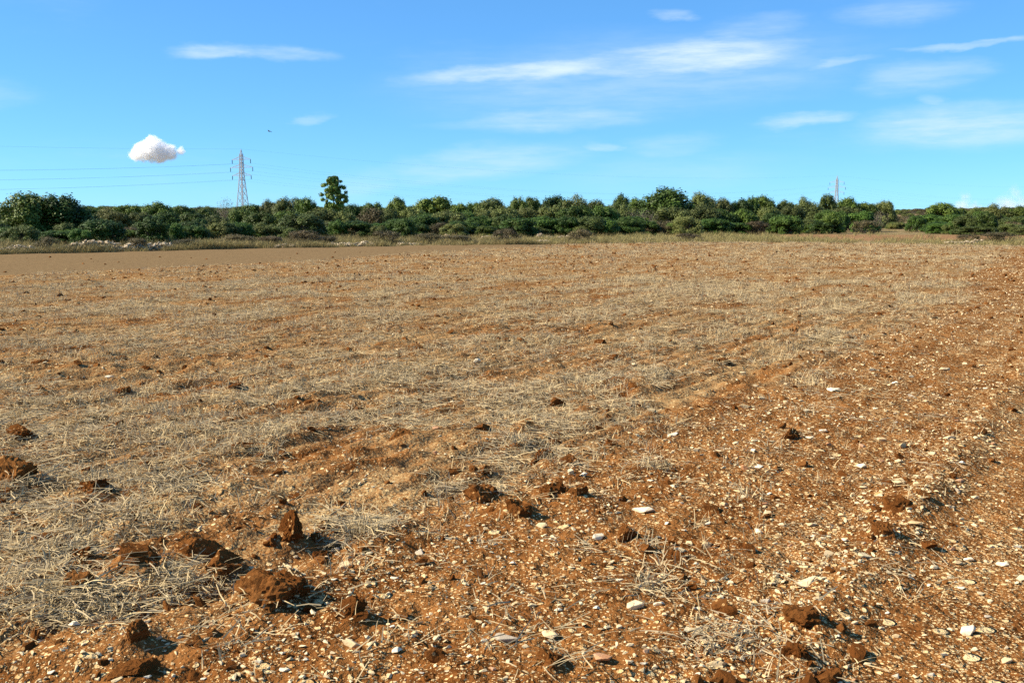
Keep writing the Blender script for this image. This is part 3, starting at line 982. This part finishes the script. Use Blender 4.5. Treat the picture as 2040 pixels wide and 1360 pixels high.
KINDS = {'oak': M_OAK, 'olive': M_OLIVE, 'shrub': M_SHRUB, 'brown': M_BROWN, 'twig': M_TWIG, 'pine': M_PINE}
CROWN, TRUNK = {}, {}
for i, (kd, mt) in enumerate(KINDS.items()):
    nv = {'pine': 1, 'twig': 2, 'brown': 3}.get(kd, 5)
    lv = {'twig': 1800, 'brown': 5000, 'pine': 12000}.get(kd, 13000)
    CROWN[kd] = [crown_mesh('%s_crown' % kd, 700 + 20 * i + k, mt, kd, lv, .021 if kd != 'pine' else .024) for k in range(nv)]
    TRUNK[kd] = [trunk_mesh('%s_trunk' % kd, 800 + 20 * i + k, kd) for k in range(2)]
NAME = {'oak': 'evergreen_oak', 'olive': 'wild_olive_tree', 'shrub': 'evergreen_shrub', 'brown': 'dry_shrub', 'twig': 'bare_shrub', 'pine': 'pine_tree'}
CAT = {'oak': 'tree', 'olive': 'tree', 'shrub': 'shrub', 'brown': 'shrub', 'twig': 'shrub', 'pine': 'tree'}
GRP = {'oak': 'evergreen oaks of the scrub wood', 'olive': 'wild olive trees of the scrub wood', 'shrub': 'evergreen shrubs along the scrub wood',
       'brown': 'withered shrubs of the verge', 'twig': 'bare grey shrubs of the scrub wood', 'pine': 'pines of the scrub wood'}
ncount = {k: 0 for k in KINDS}


def plant(px, top, width, depth, kd, lab, rot=None):
    ncount[kd] += 1
    i = ncount[kd]
    t = at_depth(px, top, depth)
    z0 = float(terrain(t.x, t.y)) - 0.05
    h = max(t.z - z0, 0.5); w = width / F * depth
    root = link(NAME[kd], None, None, (t.x, t.y, z0), (0, 0, rng.uniform(0, 6.28) if rot is None else rot), (w, w, h))
    root.empty_display_size = 0.2
    tag(root, lab, CAT[kd], GRP[kd])
    part = ('trunk', 'crown') if CAT[kd] == 'tree' else ('stems', 'foliage')
    link(part[0], TRUNK[kd][i % 2], root)
    link(part[1], CROWN[kd][i % len(CROWN[kd])], root)
    return root

# px, top, width, depth, kind, label : the ones the photograph lets one name
plant(56, 385, 122, 72, 'oak', 'big round-headed green tree behind the left dry stone wall, the lighter of a pair')
plant(126, 388, 112, 74, 'oak', 'big dark round-headed tree, its right side in deep shade, darker of the pair')
plant(8, 416, 70, 78, 'oak', 'lower oak against the side of the big pair of trees')
plant(40, 448, 70, 64, 'olive', 'grey-green bush under the lighter big tree')
plant(208, 438, 92, 68, 'shrub', 'rounded bright green shrub with black shade right of the big pair')
plant(302, 432, 60, 70, 'shrub', 'dark narrow shrub beside the tan scrub behind the wall')
plant(345, 444, 56, 72, 'shrub', 'low dark shrub right of the dark narrow shrub')
plant(664, 351, 47, 122, 'pine', 'lone tall pine sticking up above the whole scrub line', 0.4)
plant(450, 392, 58, 112, 'twig', 'bare grey-brown bush showing against the sky next to the pylon')
plant(1326, 374, 104, 138, 'oak', 'highest dark dome-shaped oak of the wood')
plant(866, 392, 84, 130, 'oak', 'broad dome-topped oak right of the pine')
plant(1722, 420, 62, 128, 'shrub', 'single ball-shaped dark green shrub at the back of the grass verge')
plant(1648, 418, 54, 132, 'shrub', 'tall narrow green shrub left of the ball-shaped one')
plant(1584, 422, 46, 132, 'shrub', 'small green shrub in front of dark red-brown scrub')
plant(1524, 390, 58, 150, 'oak', 'round dark oak left of the far pylon')
plant(1236, 387, 40, 165, 'oak', 'small dark round-topped oak just left of the highest dome')
plant(1180, 430, 76, 100, 'olive', 'pale grey-green smooth bush at the front of the wood')
plant(1250, 432, 66, 104, 'shrub', 'dark green shrub right of the pale smooth bush')
plant(600, 424, 96, 84, 'olive', 'light green bush leaning over black shade in front of the pine')
plant(790, 436, 76, 94, 'shrub', 'dark shrub with black hollow below the pale dry bush')
plant(715, 440, 80, 90, 'shrub', 'green shrub just right of the pine trunk')
plant(1876, 404, 66, 150, 'oak', 'green domed tree left of the low white clouds')
plant(1980, 406, 60, 150, 'olive', 'olive-brown tree below the low white clouds')
plant(2034, 410, 50, 150, 'oak', 'dark tree at the right end of the wood')
# skyline and body of the wood
ROWS = {
  'back': [(170, 412, 60, 140, 'oak'), (215, 412, 56, 140, 'olive'), (262, 404, 62, 132, 'oak'), (312, 400, 66, 130, 'oak'), (360, 407, 60, 134, 'oak'), (405, 410, 56, 136, 'oak'),
           (500, 408, 60, 136, 'oak'), (535, 404, 50, 132, 'olive'), (566, 396, 66, 126, 'olive'), (612, 394, 58, 126, 'oak'), (700, 404, 60, 136, 'oak'), (745, 404, 60, 140, 'oak'),
           (800, 393, 44, 136, 'oak'), (912, 402, 50, 140, 'oak'), (948, 404, 50, 146, 'oak'), (985, 396, 64, 132, 'olive'), (1028, 391, 52, 130, 'oak'), (1060, 390, 46, 132, 'oak'),
           (1108, 392, 70, 134, 'oak'), (1150, 391, 60, 134, 'olive'), (1192, 394, 56, 140, 'olive'), (1274, 390, 44, 150, 'oak'), (1392, 384, 60, 142, 'olive'), (1436, 388, 56, 142, 'olive'),
           (1470, 398, 50, 142, 'oak'), (1492, 398, 30, 150, 'oak'), (1562, 400, 50, 150, 'olive'), (1596, 390, 52, 148, 'olive'), (1646, 390, 48, 150, 'oak'), (1690, 394, 58, 152, 'oak'),
           (1728, 402, 46, 156, 'oak'), (1764, 402, 44, 170, 'olive'), (1912, 412, 40, 165, 'oak'), (1945, 414, 40, 160, 'olive'), (2010, 412, 40, 170, 'oak')],
  'mid': [(180, 424, 66, 100, 'oak'), (235, 420, 72, 104, 'olive'), (275, 424, 70, 104, 'olive'), (330, 416, 76, 106, 'oak'), (385, 420, 76, 104, 'oak'), (425, 424, 70, 98, 'olive'),
          (478, 414, 74, 104, 'oak'), (520, 418, 72, 102, 'oak'), (565, 416, 72, 104, 'oak'), (640, 412, 80, 106, 'olive'), (690, 418, 70, 106, 'olive'), (740, 410, 60, 116, 'brown'),
          (775, 414, 66, 112, 'olive'), (822, 410, 70, 116, 'olive'), (850, 418, 74, 110, 'oak'), (888, 414, 66, 112, 'olive'), (925, 420, 64, 112, 'oak'), (965, 412, 72, 114, 'olive'),
          (1010, 408, 78, 112, 'olive'), (1055, 412, 70, 114, 'olive'), (1100, 408, 76, 114, 'olive'), (1150, 410, 76, 112, 'oak'), (1205, 408, 76, 116, 'oak'), (1245, 404, 72, 118, 'olive'),
          (1285, 412, 70, 116, 'twig'), (1340, 410, 84, 114, 'olive'), (1390, 408, 76, 116, 'olive'), (1430, 412, 80, 116, 'oak'), (1480, 412, 74, 118, 'oak'), (1530, 414, 70, 124, 'olive'),
          (1580, 408, 72, 134, 'olive'), (1625, 406, 72, 138, 'olive'), (1690, 408, 80, 138, 'olive'), (1746, 412, 40, 152, 'twig'), (1850, 424, 64, 138, 'shrub'),
          (1900, 426, 70, 132, 'shrub'), (1960, 424, 76, 130, 'olive'), (2020, 426, 70, 132, 'olive')],
  'low': [(10, 450, 60, 66, 'shrub'), (110, 452, 80, 66, 'shrub'), (160, 456, 60, 66, 'shrub'), (255, 448, 60, 74, 'brown'), (385, 446, 60, 74, 'shrub'), (425, 442, 66, 78, 'olive'),
          (475, 440, 72, 78, 'shrub'), (520, 446, 66, 80, 'olive'), (560, 444, 60, 82, 'olive'), (655, 436, 70, 92, 'olive'), (755, 438, 56, 94, 'shrub'), (840, 430, 80, 98, 'shrub'),
          (885, 420, 76, 104, 'olive'), (915, 436, 70, 98, 'shrub'), (955, 432, 66, 100, 'shrub'), (990, 430, 66, 100, 'olive'), (1035, 434, 74, 98, 'shrub'), (1085, 430, 76, 100, 'shrub'),
          (1130, 428, 70, 100, 'olive'), (1215, 438, 50, 98, 'shrub'), (1290, 436, 56, 108, 'shrub'), (1330, 438, 60, 110, 'brown'), (1375, 430, 66, 108, 'olive'), (1420, 430, 70, 110, 'shrub'),
          (1470, 440, 76, 112, 'shrub'), (1510, 442, 66, 114, 'brown'), (1545, 442, 60, 118, 'oak'), (1615, 432, 46, 126, 'olive'), (1680, 430, 60, 130, 'brown'), (1822, 428, 40, 132, 'shrub'),
          (1870, 440, 60, 116, 'shrub'), (1915, 444, 50, 112, 'shrub'), (1955, 446, 76, 104, 'olive'), (2010, 444, 70, 104, 'olive'), (2045, 446, 60, 100, 'olive')],
}
WHERE = {'back': 'on the skyline', 'mid': 'within the wood', 'low': 'fronting the wood'}
MARKS = [(20, 'the lighter big tree'), (150, 'the darker big tree'), (208, 'the rounded bright shrub'), (302, 'the dark narrow shrub'), (390, 'the low overgrown wall'), (450, 'the bare grey bush'), (500, 'the tall pylon'),
         (600, 'the bush leaning over shade'), (664, 'the lone pine'), (715, 'the white stone heap'), (790, 'the tan dry bush'), (866, 'the broad oak past the pine'), (940, 'the white wall fragment'), (1010, 'the tall tan bush'),
         (1085, 'the small white stone heap'), (1165, 'the pale smooth bush'), (1240, 'the small round oak'), (1326, 'the highest oak'), (1410, 'the flat spread of stones'), (1524, 'the round oak by the red field'),
         (1590, 'the shrub before red-brown scrub'), (1668, 'the far pylon'), (1722, 'the ball-shaped shrub'), (1800, 'the bare hillside'), (1876, 'the green domed tree'), (1930, 'the peaked white cloud'), (1985, 'the brown bush ending the verge')]
LOOK = {'oak': 'dark green bushy evergreen tree', 'olive': 'grey-green loose-crowned tree', 'shrub': 'dense deep green shrub', 'brown': 'withered brown shrub', 'twig': 'leafless grey twiggy shrub'}
for row, lst in ROWS.items():
    for (px, top, w, dep, kd) in lst:
        near = min(MARKS, key=lambda q: abs(q[0] - px))[1]
        plant(px + rng.normal(0, 3), top + rng.normal(0, 2.5) + (3 if row != 'back' else 0), w * rng.uniform(0.8, 1.12), dep * rng.uniform(.97, 1.03), kd, '%s %s, near %s' % (LOOK[kd], WHERE[row], near))

for px in np.arange(-20, 2080, 21.0):
    dep = float(np.interp(px, [0, 350, 700, 1100, 1500, 1800, 2040], [68, 74, 88, 98, 116, 118, 104])) * rng.uniform(.98, 1.08)
    if 1685 < px < 1850 and (px > 1735 or rng.uniform() < .5): continue
    kd = str(rng.choice(['shrub', 'olive', 'shrub', 'oak', 'oak', 'shrub', 'olive', 'oak', 'brown']))
    base_y = HORIZON + (CAM_H - float(terrain((px - 1020) / F * dep, dep))) * F / dep
    near = min(MARKS, key=lambda q: abs(q[0] - px))[1]
    plant(px + rng.normal(0, 4), base_y - (12 + 34 * rng.uniform() ** 1.4), rng.uniform(30, 72), dep, kd, 'low %s at the wood\'s foot near %s' % ({'shrub': 'deep green bush', 'olive': 'grey-green bush', 'oak': 'dark oak scrub', 'brown': 'withered bush'}[kd], near))

# withered bushes and grass clumps right at the field's edge
VERGE_BUSH = [(92, 470, 46, 56, 'withered bush standing in front of the left dry stone wall'), (275, 474, 40, 60, 'small dry bush in a gap of the left wall'), (470, 466, 80, 69, 'wide brown bush at the field edge below the pylon'),
              (605, 458, 70, 71, 'yellow-brown bush beside a pale block at the field edge'), (540, 470, 60, 70, 'low dry bush left of the yellow-brown one'), (770, 458, 62, 74, 'tan rounded dry bush with dark red foot'),
              (850, 464, 60, 76, 'low dry bush right of the tan rounded one'), (910, 468, 70, 77, 'flat brown bush at the edge of the field, middle of the verge'), (1010, 454, 56, 77, 'tall tan dry bush marking the middle of the verge'),
              (1155, 456, 54, 80, 'yellow-green dry bush at the verge in front of the pale smooth bush'), (1985, 462, 70, 82, 'brown dry bush at the right end of the verge'), (1370, 464, 56, 86, 'small olive-brown bush on the grassy verge'),
              (375, 476, 70, 63, 'purple-brown low bush behind the left wall stones'), (655, 470, 50, 73, 'low brown bush with a bare stone patch beside it'), (1930, 466, 50, 84, 'thin dry bush next to the brown one at the verge end')]
for (px, top, w, dep, lab) in VERGE_BUSH:
    plant(px, top, w, dep, 'brown', lab)

# far wood that reads as one mass
x = rng.uniform(-150, 170, 900); y = rng.uniform(185, 420, 900)
ok = (np.abs(x / y) < .62) & (x / y < 0.36)
x, y = x[ok], y[ok]
z = terrain(x, y) - .1
top = CAM_H + (HORIZON - (413 + 4 * vnoise(x / 30, y / 30, 61))) / F * y
hh = np.clip(top - z, 2.0, 9) * rng.uniform(.8, 1.02, len(x))
ww = hh * rng.uniform(1.0, 1.5, len(x))
far_shapes = CROWN['oak'] + CROWN['olive'][:2]
instancer('distant_wood', np.column_stack([x, y, z]), np.column_stack([0 * x, 0 * x, rng.uniform(0, 6.28, len(x))]), np.column_stack([ww, ww, hh]),
          rng.integers(0, len(far_shapes), len(x)), far_shapes, 'far-off dark green wood closing the plain behind the scrub')

# low scrub over verge and hill, dry grass along the edge
def tuft_set(mat, seed, n=3):
    return [blades('grass_tuft', seed + k, 34, .18, .48, .012, 0.02, 0.7, .10, mat, 3, .3) for k in range(n)]
grass_shapes = tuft_set(M_DRY, 900) + tuft_set(M_GREEN_GRASS, 910)
n0 = 26000
x = rng.uniform(-75, 85, n0); far = rng.gamma(1.2, 9.0, n0)
y = field_edge(x) + far - 0.4
dens = np.clip(.55 + .9 * fbm(x / 6., y / 4., 71, 3), .05, 1)
_, _, _, red_m, _ = zones(x, y)
ok = (rng.uniform(size=n0) < dens * (1 - .9 * red_m)) & (np.abs(x / y) < .68)
x, y, far = x[ok], y[ok], far[ok]
xe = rng.uniform(-42, 12, 5200); fe = rng.uniform(-.5, 1.0, 5200)      # ragged fringe along the walls
oke = rng.uniform(size=5200) < np.clip(.06 + 1.2 * fbm(xe / 2.2, fe * .4, 73, 3), 0, 1)
x = np.append(x, xe[oke]); y = np.append(y, (field_edge(xe) + fe)[oke]); far = np.append(far, fe[oke])
n = len(x)
s = rng.uniform(.55, 1.25, n) * (1 + .3 * vnoise(x / 3, y / 3, 72))
greenish = np.where(x > 2, .62, .25)
pick = np.where(rng.uniform(size=n) < greenish, rng.integers(3, 6, n), rng.integers(0, 3, n))
instancer('verge_grass', np.column_stack([x, y, ground_z(x, y) - .02]), np.column_stack([rng.normal(0, .1, n), rng.normal(0, .1, n), rng.uniform(0, 6.28, n)]), np.column_stack([s * 1.25, s * 1.25, s]),
          pick, grass_shapes, 'dry yellow-green grass growing along the far edge of the field')
n0 = 6500
x = rng.uniform(55, 200, n0); y = rng.uniform(115, 330, n0)
ok = (np.abs(x / y - .42) < .22) & (rng.uniform(size=n0) < np.clip(.6 + .8 * fbm(x / 14, y / 14, 75), 0, 1))
x, y = x[ok], y[ok]
n = len(x); hh = rng.uniform(.4, 1.2, n); ww = hh * rng.uniform(1.3, 2.4, n)
hill_shapes = CROWN['brown'] + CROWN['twig'] + CROWN['olive'][:3]
instancer('hill_scrub', np.column_stack([x, y, terrain(x, y) - .1]), np.column_stack([0 * x, 0 * x, rng.uniform(0, 6.28, n)]), np.column_stack([ww, ww, hh]), rng.integers(0, len(hill_shapes), n), hill_shapes,
          'low grey-brown scrub covering the hillside behind the verge')

# ------------------------------------------------------------------ ruined dry stone walls along the field edge
wall_shapes = [hull_stone('wall_stone', 600 + k, M_WALLST, 15, .62, 1.0 + .12 * k, .05) for k in range(6)]
def wall(px0, px1, off_, height, n, label, min_big=0):
    """stones piled along the edge between two sight lines, OFF_ metres behind the edge"""
    def spot(px):
        a = (px - PX_W / 2) / F
        d = 60.0
        for _ in range(30): d = float(field_edge(a * d)) + off_
        return a * d, d
    (xa, ya), (xb, yb) = spot(px0), spot(px1)
    L = math.hypot(xb - xa, yb - ya)
    cx, cy = (xa + xb) / 2, (ya + yb) / 2
    root = link('dry_stone_wall', None, None, (cx, cy, float(terrain(cx, cy))))
    root.empty_display_size = .3
    tag(root, label, 'wall', 'ruined dry stone walls along the field', 'thing')
    big, small = [], []
    for k in range(n):
        t = rng.uniform(); e = 1 - abs(2 * t - 1) ** 6
        X_ = xa + (xb - xa) * t; Y_ = float(field_edge(X_)) + off_ + rng.normal(0, .28)
        hgt = .85 * height * e * (0.65 + .5 * float(vnoise(X_ / 1.1, 0 * X_, 81)))
        lev = rng.uniform() ** 1.3
        Z_ = gz(X_, Y_) + max(lev * hgt, 0) + .05
        s_ = rng.uniform(.10, .24) + .16 * rng.uniform() ** 4
        (big if s_ > .225 else small).append((X_ - cx, Y_ - cy, Z_ - root.location.z, s_))
    for (a, b_, c_, s_) in big[:140]:
        link('stone', wall_shapes[rng.integers(0, 6)], root, (a, b_, c_), (rng.normal(0, .3), rng.normal(0, .3), rng.uniform(0, 6.28)), (s_ * rng.uniform(1, 1.5), s_, s_ * .85))
    V, Fc = [], []
    base = 0
    src = []
    for mshape in wall_shapes:
        mshape.calc_loop_triangles()
        co = np.empty(len(mshape.vertices) * 3, np.float32); mshape.vertices.foreach_get('co', co)
        tr = np.empty(len(mshape.loop_triangles) * 3, np.int32); mshape.loop_triangles.foreach_get('vertices', tr)
        src.append((co.reshape(-1, 3), tr.reshape(-1, 3)))
    for (a, b_, c_, s_) in small:
        co, tr = src[rng.integers(0, 6)]
        m3 = np.array(Euler((rng.normal(0, .4), rng.normal(0, .4), rng.uniform(0, 6.28))).to_matrix())
        V.append((co * np.array([s_ * 1.25, s_, s_ * .85])) @ m3.T + np.array([a, b_, c_])); Fc.append(tr + base); base += len(co)
    rub = link('rubble', mesh_np('wall_rubble', np.vstack(V), np.vstack(Fc), M_WALLST), root)
    rub['kind'] = 'stuff'
wall(-120, 95, 1.2, .50, 420, 'low pale dry stone wall in front of the big pair of trees')
wall(95, 245, 1.4, .62, 420, 'straight pale stretch of dry stone wall right of the withered bush')
wall(245, 350, 1.6, .55, 300, 'broken stretch of dry stone wall with white stones by purple-brown bush')
wall(350, 500, 1.6, .34, 200, 'low overgrown dry stone wall below the pylon')
wall(552, 592, 1.0, .60, 110, 'single pale stone pile beside the yellow-brown bush')
wall(650, 748, 1.2, .42, 200, 'low heap of white stones left of the tan rounded bush')
wall(790, 840, 2.6, .35, 60, 'few pale stones right of the tan rounded bush')
wall(850, 905, 16, .42, 90, 'thin white wall fragment behind the flat brown bush')
wall(960, 1010, 17, .50, 90, 'thin white wall fragment behind the tall tan bush')
wall(1065, 1135, 1.6, .30, 110, 'low line of pale stones left of the yellow-green bush')
wall(1068, 1100, 18, .45, 60, 'small white stone heap under the dark shrubs, middle of the wood')
wall(1110, 1135, 18, .40, 40, 'tiny white stone heap right of the small one under the shrubs')
wall(1245, 1345, 8, .35, 120, 'scattered white wall stones in the grass below the highest oak')
wall(1375, 1450, 7, .25, 70, 'flat spread of pale stones right of the white wall stones')
wall(1880, 1975, 4, .35, 90, 'pale stones lying in dry grass beside the brown bush')

# ------------------------------------------------------------------ pylons and cables
def bar(bm, a, b, r):
    tube(bm, [a, b], [r, r], 4)
def pylon(name, loc, rotz, H, label):
    root = link(name, None, None, loc, (0, 0, rotz))
    root.empty_display_size = 1
    tag(root, label, 'pylon', 'lattice pylons of the power line')
    wb, wt_ = 1.9, .6                       # half widths at foot and neck
    zn = H * .93
    def hw(z): return wb + (wt_ - wb) * min(z / (H * .62), 1) ** .9 if z < H * .62 else wt_ - .25 * (z - H * .62) / (H * .38)
    leg_levels = np.concatenate([np.linspace(-.3, H * .62, 7), np.linspace(H * .62, zn, 7)[1:]])
    for sx in (-1, 1):
        for sy in (-1, 1):
            bm = bmesh.new()
            tube(bm, [(sx * hw(z), sy * hw(z), z) for z in leg_levels], [.15] * len(leg_levels), 4)
            link('leg', bm_mesh('pylon_leg', bm, M_STEEL), root)
    bm = bmesh.new()
    for z0, z1 in zip(leg_levels[:-1], leg_levels[1:]):
        a, b = hw(z0), hw(z1)
        for s in (-1, 1):
            bar(bm, (-a, s * a, z0), (b, s * b, z1), .06); bar(bm, (a, s * a, z0), (-b, s * b, z1), .06)
            bar(bm, (s * a, -a, z0), (s * b, b, z1), .06); bar(bm, (s * a, a, z0), (s * b, -b, z1), .06)
            bar(bm, (-b, s * b, z1), (b, s * b, z1), .06); bar(bm, (s * b, -b, z1), (s * b, b, z1), .06)
    lat = link('lattice', bm_mesh('pylon_lattice', bm, M_STEEL), root); lat['kind'] = 'stuff'
    bm = bmesh.new()
    for sx in (-1, 1):
        for sy in (-1, 1): bar(bm, (sx * .3, sy * .3, zn - .05), (0, 0, H), .09)
    pk = link('peak', bm_mesh('pylon_peak', bm, M_STEEL), root)
    ends = [Vector((0, 0, H))]
    for z, ln in ((H * .85, 4.2), (H * .735, 5.1), (H * .62, 4.3)):
        for s in (-1, 1):
            bm = bmesh.new(); w0 = hw(z)
            tip = (s * ln, 0, z)
            bar(bm, (s * w0 * .6, -w0, z - .02), tip, .09); bar(bm, (s * w0 * .6, w0, z - .02), tip, .09)
            bar(bm, (s * w0 * .6, -w0 * .6, z + 1.15), tip, .08); bar(bm, (s * w0 * .6, w0 * .6, z + 1.15), tip, .08)
            bar(bm, (s * ln * .5, -w0 * .55, z), (s * ln * .5, w0 * .3, z + .6), .05)
            arm = link('crossarm', bm_mesh('pylon_arm', bm, M_STEEL), root)
            bm = bmesh.new()
            tube(bm, [(s * ln, 0, z + .05), (s * ln, 0, z - 1.5)], [.10, .10], 6)
            for q in range(6):
                tube(bm, [(s * ln, 0, z - .25 - .2 * q), (s * ln, 0, z - .33 - .2 * q)], [.20, .12], 8)
            ins = link('insulator', bm_mesh('pylon_insulator', bm, M_GLASS), arm)
            ends.append(Vector((s * ln, 0, z - 1.45)))
    mw = Matrix.Translation(loc) @ Matrix.Rotation(rotz, 4, 'Z')
    return [mw @ e for e in ends]

p1 = at_depth(480, 297, 372.0); p2 = at_depth(1668, 350, 585.0)
H1, H2 = p1.z - float(terrain(p1.x, p1.y)), p2.z - float(terrain(p2.x, p2.y))
dvec = Vector((p2.x - p1.x, p2.y - p1.y))
pos = [Vector((p1.x - dvec.x * .95, p1.y - dvec.y * .95)), Vector((p1.x, p1.y)), Vector((p2.x, p2.y)), Vector((p2.x + dvec.x, p2.y + dvec.y))]
Hs = [30.0, H1, H2, 30.0]
rz = math.atan2(dvec.y, dvec.x) - math.pi / 2
LABP = ['lattice power pylon standing off beyond the left end of the wall', 'tall grey lattice power pylon rising behind the bare grey-brown bush',
        'far faint lattice power pylon above the trees left of the low hill', 'farthest lattice power pylon beyond the low hill']
ENDS = []
for k in range(4):
    z0 = float(terrain(pos[k].x, pos[k].y)) - .1
    ENDS.append(pylon('power_pylon', Vector((pos[k].x, pos[k].y, z0)), rz + (.5 if k == 1 else .25 if k == 2 else 0), Hs[k] + .1, LABP[k]))
WNAME = ['topmost earth wire', 'upper conductor on the near side', 'upper conductor on the far side', 'middle conductor on the near side', 'middle conductor on the far side', 'lowest conductor on the near side', 'lowest conductor on the far side']
for s in range(3):
    for k in range(7):
        a, b = ENDS[s][k], ENDS[s + 1][k]
        sag = (5.0 if k == 0 else 8.0)
        pts = []
        for i in range(41):
            t = i / 40
            q = a.lerp(b, t); q.z -= 4 * sag * t * (1 - t)
            pts.append(q)
        bm = bmesh.new(); tube(bm, pts, [.016 if s == 0 else .011] * 41, 4)
        o = link('power_cable', bm_mesh('power_cable', bm, M_WIRE))
        tag(o, '%s %s' % (WNAME[k], ('running left from the tall pylon across the sky', 'strung between the tall pylon and the far pylon', 'running on from the far pylon over the hill')[s]), 'cable', 'cables of the power line')

# a bird far up
bm = bmesh.new()
tube(bm, [(0, -.22, 0), (0, -.12, .0), (0, .05, .01), (0, .17, .02), (0, .24, .01)], [.015, .05, .065, .04, .008], 8)
bird_body = bm_mesh('bird_body', bm, M_BARK, True)
bp_ = at_depth(537, 262, 130.0)
bird = tag(link('bird', None, None, bp_, (0, .2, 1.2)), 'tiny dark bird flying in the blue sky right of the tall pylon', 'bird')
link('body', bird_body, bird)
for s in (-1, 1):
    bm = bmesh.new()
    prof = [(.04, .09, 0), (.24, .11, .07), (.46, .0, .04)], [(.04, -.07, 0), (.24, -.04, .07), (.46, -.05, .04)]
    a = [[bm.verts.new((s * x_, y_, z_ + dz)) for (x_, y_, z_) in row] for dz in (0, .012) for row in prof]
    for k in range(2):
        bm.faces.new((a[0][k], a[0][k + 1], a[1][k + 1], a[1][k])); bm.faces.new((a[2][k], a[3][k], a[3][k + 1], a[2][k + 1]))
        bm.faces.new((a[0][k], a[2][k], a[2][k + 1], a[0][k + 1])); bm.faces.new((a[1][k], a[1][k + 1], a[3][k + 1], a[3][k]))
    bm.faces.new((a[0][2], a[2][2], a[3][2], a[1][2])); bm.faces.new((a[0][0], a[1][0], a[3][0], a[2][0]))
    bmesh.ops.recalc_face_normals(bm, faces=list(bm.faces))
    link('wing', bm_mesh('bird_wing', bm, M_BARK), bird)

# ------------------------------------------------------------------ cumulus clouds: real bodies of scattering droplets
def cloud_mat(name, dens, puffs, soft, eat):
    m = bpy.data.materials.new(name); m.use_nodes = True
    m.node_tree.nodes.clear(); T = NT(m.node_tree)
    out = T.n('ShaderNodeOutputMaterial')
    tcn = T.n('ShaderNodeTexCoord')
    P = tcn.outputs['Object']
    acc_ = None
    for (a, b_, c_, r_) in puffs:                # how deep inside the heap of puffs
        q = T.m('MULTIPLY_ADD', T.vm('LENGTH', T.vm('SUBTRACT', P, (a, c_, b_))), -1.0, r_)
        acc_ = q if acc_ is None else T.m('SMOOTH_MAX', acc_, q, 0.05)
    f, _ = T.noise(P, 7.5, 5, .62)
    k = T.mr(T.m('MULTIPLY_ADD', T.m('SUBTRACT', f, .5), eat, acc_), 0.0, soft, 0.0, dens)
    vs = T.n('ShaderNodeVolumeScatter')
    vs.inputs['Color'].default_value = (1, 1, 1, 1)
    vs.inputs['Anisotropy'].default_value = 0.2
    T.l(k, vs.inputs['Density']); T.l(vs.outputs[0], out.inputs['Volume'])
    return m


def cloud(px, py, wpx, dist, puffs, mat, label):
    c = at_depth(px, py, dist)
    w = wpx / F * dist
    bm = bmesh.new()
    for (a, b_, c_, r_) in puffs:                # unit width: across, up, along, radius
        bmesh.ops.create_icosphere(bm, subdivisions=3, radius=r_ + .07, matrix=Matrix.Translation((a, c_, b_)))
    o = link('cumulus_cloud', bm_mesh('cloud_body', bm, mat), None, c, None, (w, w, w))
    rm = o.modifiers.new('merge', 'REMESH'); rm.mode = 'VOXEL'; rm.voxel_size = 0.03
    return tag(o, label, 'cloud', 'small heaped white clouds')

PUFFS_A = [(-.36, -.07, 0, .12), (-.22, -.01, .02, .17), (-.06, .06, 0, .19), (-.02, .15, .0, .11), (.10, .0, .05, .17), (.24, -.04, 0, .13), (.40, -.02, 0, .08), (.05, -.08, 0, .15), (-.15, -.09, 0, .12), (.18, -.10, 0, .10)]
PUFFS_B = [(-.3, -.25, 0, .2), (-.05, -.08, 0, .2), (0, .12, 0, .14), (.2, -.18, 0, .22), (.42, -.3, 0, .15), (0, -.35, 0, .25)]
PUFFS_C = [(-.36, -.16, 0, .16), (-.15, -.04, 0, .18), (-.08, .10, 0, .12), (.12, -.06, 0, .2), (.34, -.12, 0, .18), (0, -.25, 0, .2)]
cloud(312, 300, 118, 12000, PUFFS_A, cloud_mat('cloud_droplets', .05, PUFFS_A, .09, .22), 'small white heaped cloud alone in the blue left of the tall pylon')
cloud(1922, 404, 100, 26000, PUFFS_B, cloud_mat('cloud_droplets_far', .0028, PUFFS_B, .16, .3), 'faint peaked white cloud rising behind the low hill')
cloud(2035, 404, 170, 26500, PUFFS_C, cloud_mat('cloud_droplets_broad', .0022, PUFFS_C, .16, .3), 'broad faint white cloud behind the right end of the wood')

# everything loose sits under the scene itself
bpy.context.view_layer.update()
